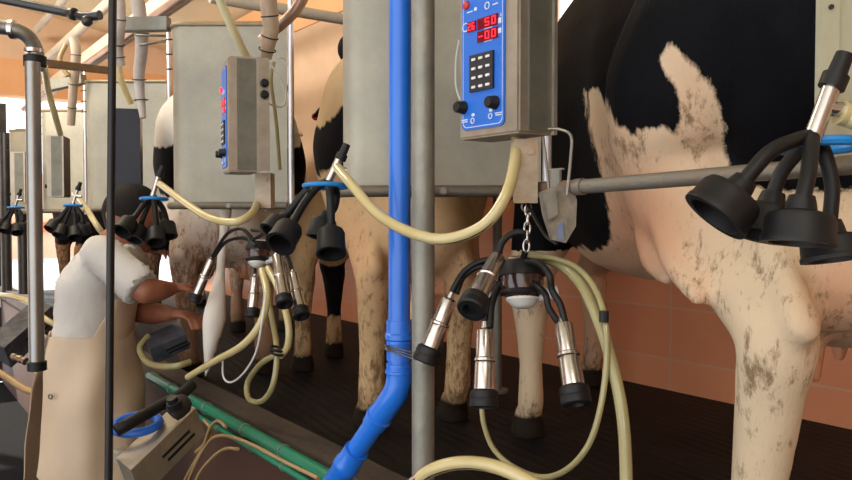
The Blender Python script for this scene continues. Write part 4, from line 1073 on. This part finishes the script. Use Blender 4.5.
# hands: palm, four fingers and a thumb, slightly curled
def hand(b, wr, d, up, side):
    d = d.normalized(); side = (side - d*side.dot(d)).normalized(); n_ = d.cross(side)
    if n_.z > 0: n_ = -n_     # palm faces down
    ell(b, wr + d*.05, d, side, n_, .052, .040, .017)
    for i, (o_, ln) in enumerate(((-.030, .062), (-.010, .075), (.010, .070), (.029, .055))):
        p0 = wr + d*.085 + side*o_; p1 = p0 + d*ln*.5 + n_*.008; p2 = p1 + d*ln*.3 + n_*.02; p3 = p2 + d*ln*.12 + n_*.022
        limb(b, [p0 - d*.02, p1, p2, p3], [.0095, .009, .0085, .0075], 8, 4)
    limb(b, [wr + d*.03 + side*-.03, wr + d*.055 + side*-.055 + n_*.012, wr + d*.085 + side*-.058 + n_*.03], [.013, .011, .009], 8, 4)
hand(b, rw, rw - re, Z, sdv*-1); hand(b, lw, lw - le, Z, sdv)
bm_ = blob_mesh(b, .0075, 3)
ln_ = V3(wk['_loc'])
for v_ in bm_.vertices: v_.co -= ln_
bm_.materials.append(skin); bo = bpy.data.objects.new('body', bm_); COL.objects.link(bo); bo.parent = wk
for s in (1, -1):
    MB().ball(Hd(.084, s*.033, .002), .010, 12).build('eye', mat('eye_dark', (30, 22, 20), .2), wk)
# hair
hm = MB()
R = []
for i in range(13):
    th = math.pi*.58*i/12
    ring = []
    for k in range(28):
        an = 2*math.pi*k/28; front = max(0, math.cos(an))
        tt_ = th*(1 - .60*front**.6)
        ring.append(hc + hz_*.022 - hx*.014 + (hx*(.110*math.cos(an)) + sdv*(.087*math.sin(an)))*max(.02, math.sin(tt_)) + hz_*(.112*math.cos(tt_)))
    R.append(ring)
hm.rings(R, True); hm.build('hair', hair_m, wk, angle=80)
# t-shirt
s_ = MB(); torso(s_, .018, .12)
for a_, e_ in ((rs, re), (ls, le)):
    limb(s_, [a_ - sdv*.02*(1 if a_ is rs else -1), a_], [.07, .072], 14, 1)
    s_.tube([a_, a_.lerp(e_, .45), a_.lerp(e_, .93)], [.072, .070, .074], 18, 4)
sm = blob_mesh(s_, .012, 14)
for v_ in sm.vertices:
    c_ = v_.co; wv = math.sin(c_.z*42 + c_.x*16 + math.sin(c_.y*30)*1.5)*.0045 + math.sin(c_.x*40 + c_.z*22)*.003
    v_.co = c_ + v_.normal*wv - ln_
sm.materials.append(shirt_m); so_ = bpy.data.objects.new('t_shirt', sm); COL.objects.link(so_); so_.parent = wk
# trousers and boots
tr = MB()
for s in (1, -1):
    limb(tr, [L3(0, s*.072, .13), L3(.02, s*.10, -.15), L3(.02, s*.105, -.38), L3(-.01, s*.105, -.58)], [.105, .10, .085, .082])
tm = blob_mesh(tr, .012, 4)
for v_ in tm.vertices: v_.co = v_.co + v_.normal*math.sin(v_.co.z*50)*.004 - ln_
tm.materials.append(trouser_m); to = bpy.data.objects.new('trousers', tm); COL.objects.link(to); to.parent = wk
for s in (1, -1):
    q = MB(); limb(q, [L3(-.02, s*.105, -.50), L3(-.02, s*.105, -.76)], [.078, .062], 16, 1); limb(q, [L3(-.03, s*.105, -.79), L3(.15, s*.115, -.80)], [.06, .048], 14, 1)
    me_ = blob_mesh(q, .012, 3)
    for v_ in me_.vertices: v_.co.z = max(v_.co.z, PITZ + .002); v_.co -= ln_
    me_.materials.append(boot_m); ob_ = bpy.data.objects.new('boot', me_); COL.objects.link(ob_); ob_.parent = wk
# apron: skirt open at the back, bib, waist tie
ap = MB(); na_ = 44; rows = 26; rg = []
for j in range(rows):
    t_ = j/(rows-1); z_ = .27 - t_*.86
    row = []
    for k in range(na_):
        an = math.radians(-196 + (338 - 26*t_)*k/(na_-1))
        fl = .05*t_ + .025*min(1, t_*4)
        wob = .013*math.sin(an*9 + 1.5 + z_*2)*t_ + .007*math.sin(an*5 + z_*9) + .004*math.sin(z_*26 + an*4)*(1-t_)
        rf, rr = .150 + fl*.9 + wob, .188 + fl*.9 + wob
        back = -.05*t_ if math.cos(an) < -.6 else 0
        row.append(L3(.005 + rf*math.cos(an) + back, rr*math.sin(an), z_ + .0))
    rg.append(row)
vs = [p for r_ in rg for p in r_]; cen = lambda p: V3((hip.x, hip.y, p.z)); inn = [p + (cen(p)-p).normalized()*.004 for p in vs]
N_ = len(vs); fs = []
for j in range(rows-1):
    for k in range(na_-1):
        i = j*na_ + k; fs.append([i, i+1, i+na_+1, i+na_]); fs.append([N_+i, N_+i+na_, N_+i+na_+1, N_+i+1])
def edge(i, j): fs.append([i, j, N_+j, N_+i])
for k in range(na_-1): edge(k+1, k); edge((rows-1)*na_ + k, (rows-1)*na_ + k+1)
for j in range(rows-1): edge(j*na_, (j+1)*na_); edge((j+1)*na_ + na_-1, j*na_ + na_-1)
ap.add(vs + inn, fs)
apo = ap.build('apron', apron_m, wk, angle=70)
bib = MB(); rows = 8; nb_ = 13; vs = []
for j in range(rows):
    t_ = j/(rows-1); z_ = .25 + (zz(296) - .25)*t_; f0 = f_ch*t_*.80
    for k in range(nb_):
        an = math.radians(-78 + 156*k/(nb_-1)) * (1 - .35*t_); vs.append(L3(f0 + (.155)*math.cos(an), .19*math.sin(an), z_))
n0_ = len(vs); inn = [p - fd*.006 for p in vs]; fs = []
for j in range(rows-1):
    for k in range(nb_-1):
        i = j*nb_ + k; fs.append([i, i+1, i+nb_+1, i+nb_]); fs.append([n0_+i, n0_+i+nb_, n0_+i+nb_+1, n0_+i+1])
for k in range(nb_-1): edge2 = [(k+1, k), ((rows-1)*nb_+k, (rows-1)*nb_+k+1)]; [fs.append([i, j, n0_+j, n0_+i]) for i, j in edge2]
for j in range(rows-1): [fs.append([i, k, n0_+k, n0_+i]) for i, k in ((j*nb_, (j+1)*nb_), ((j+1)*nb_+nb_-1, j*nb_+nb_-1))]
bib.add(vs + inn, fs); bib.build('bib', apron_m, apo, angle=70)
MB().torus(L3(-.098, .196, .07), sdv*.8 - fd*.5, .008, .003, 12, 6).build('eyelet', dsteel, apo)
tie = MB(); tie.tube([L3(-.13, .10, .27), L3(-.17, .03, .26), L3(-.18, -.02, .24), L3(-.19, .0, .12)], .006, 8, 6); tie.build('tie', apron_m, apo)

for o in bpy.data.objects:
    if '_loc' in o: del o['_loc']
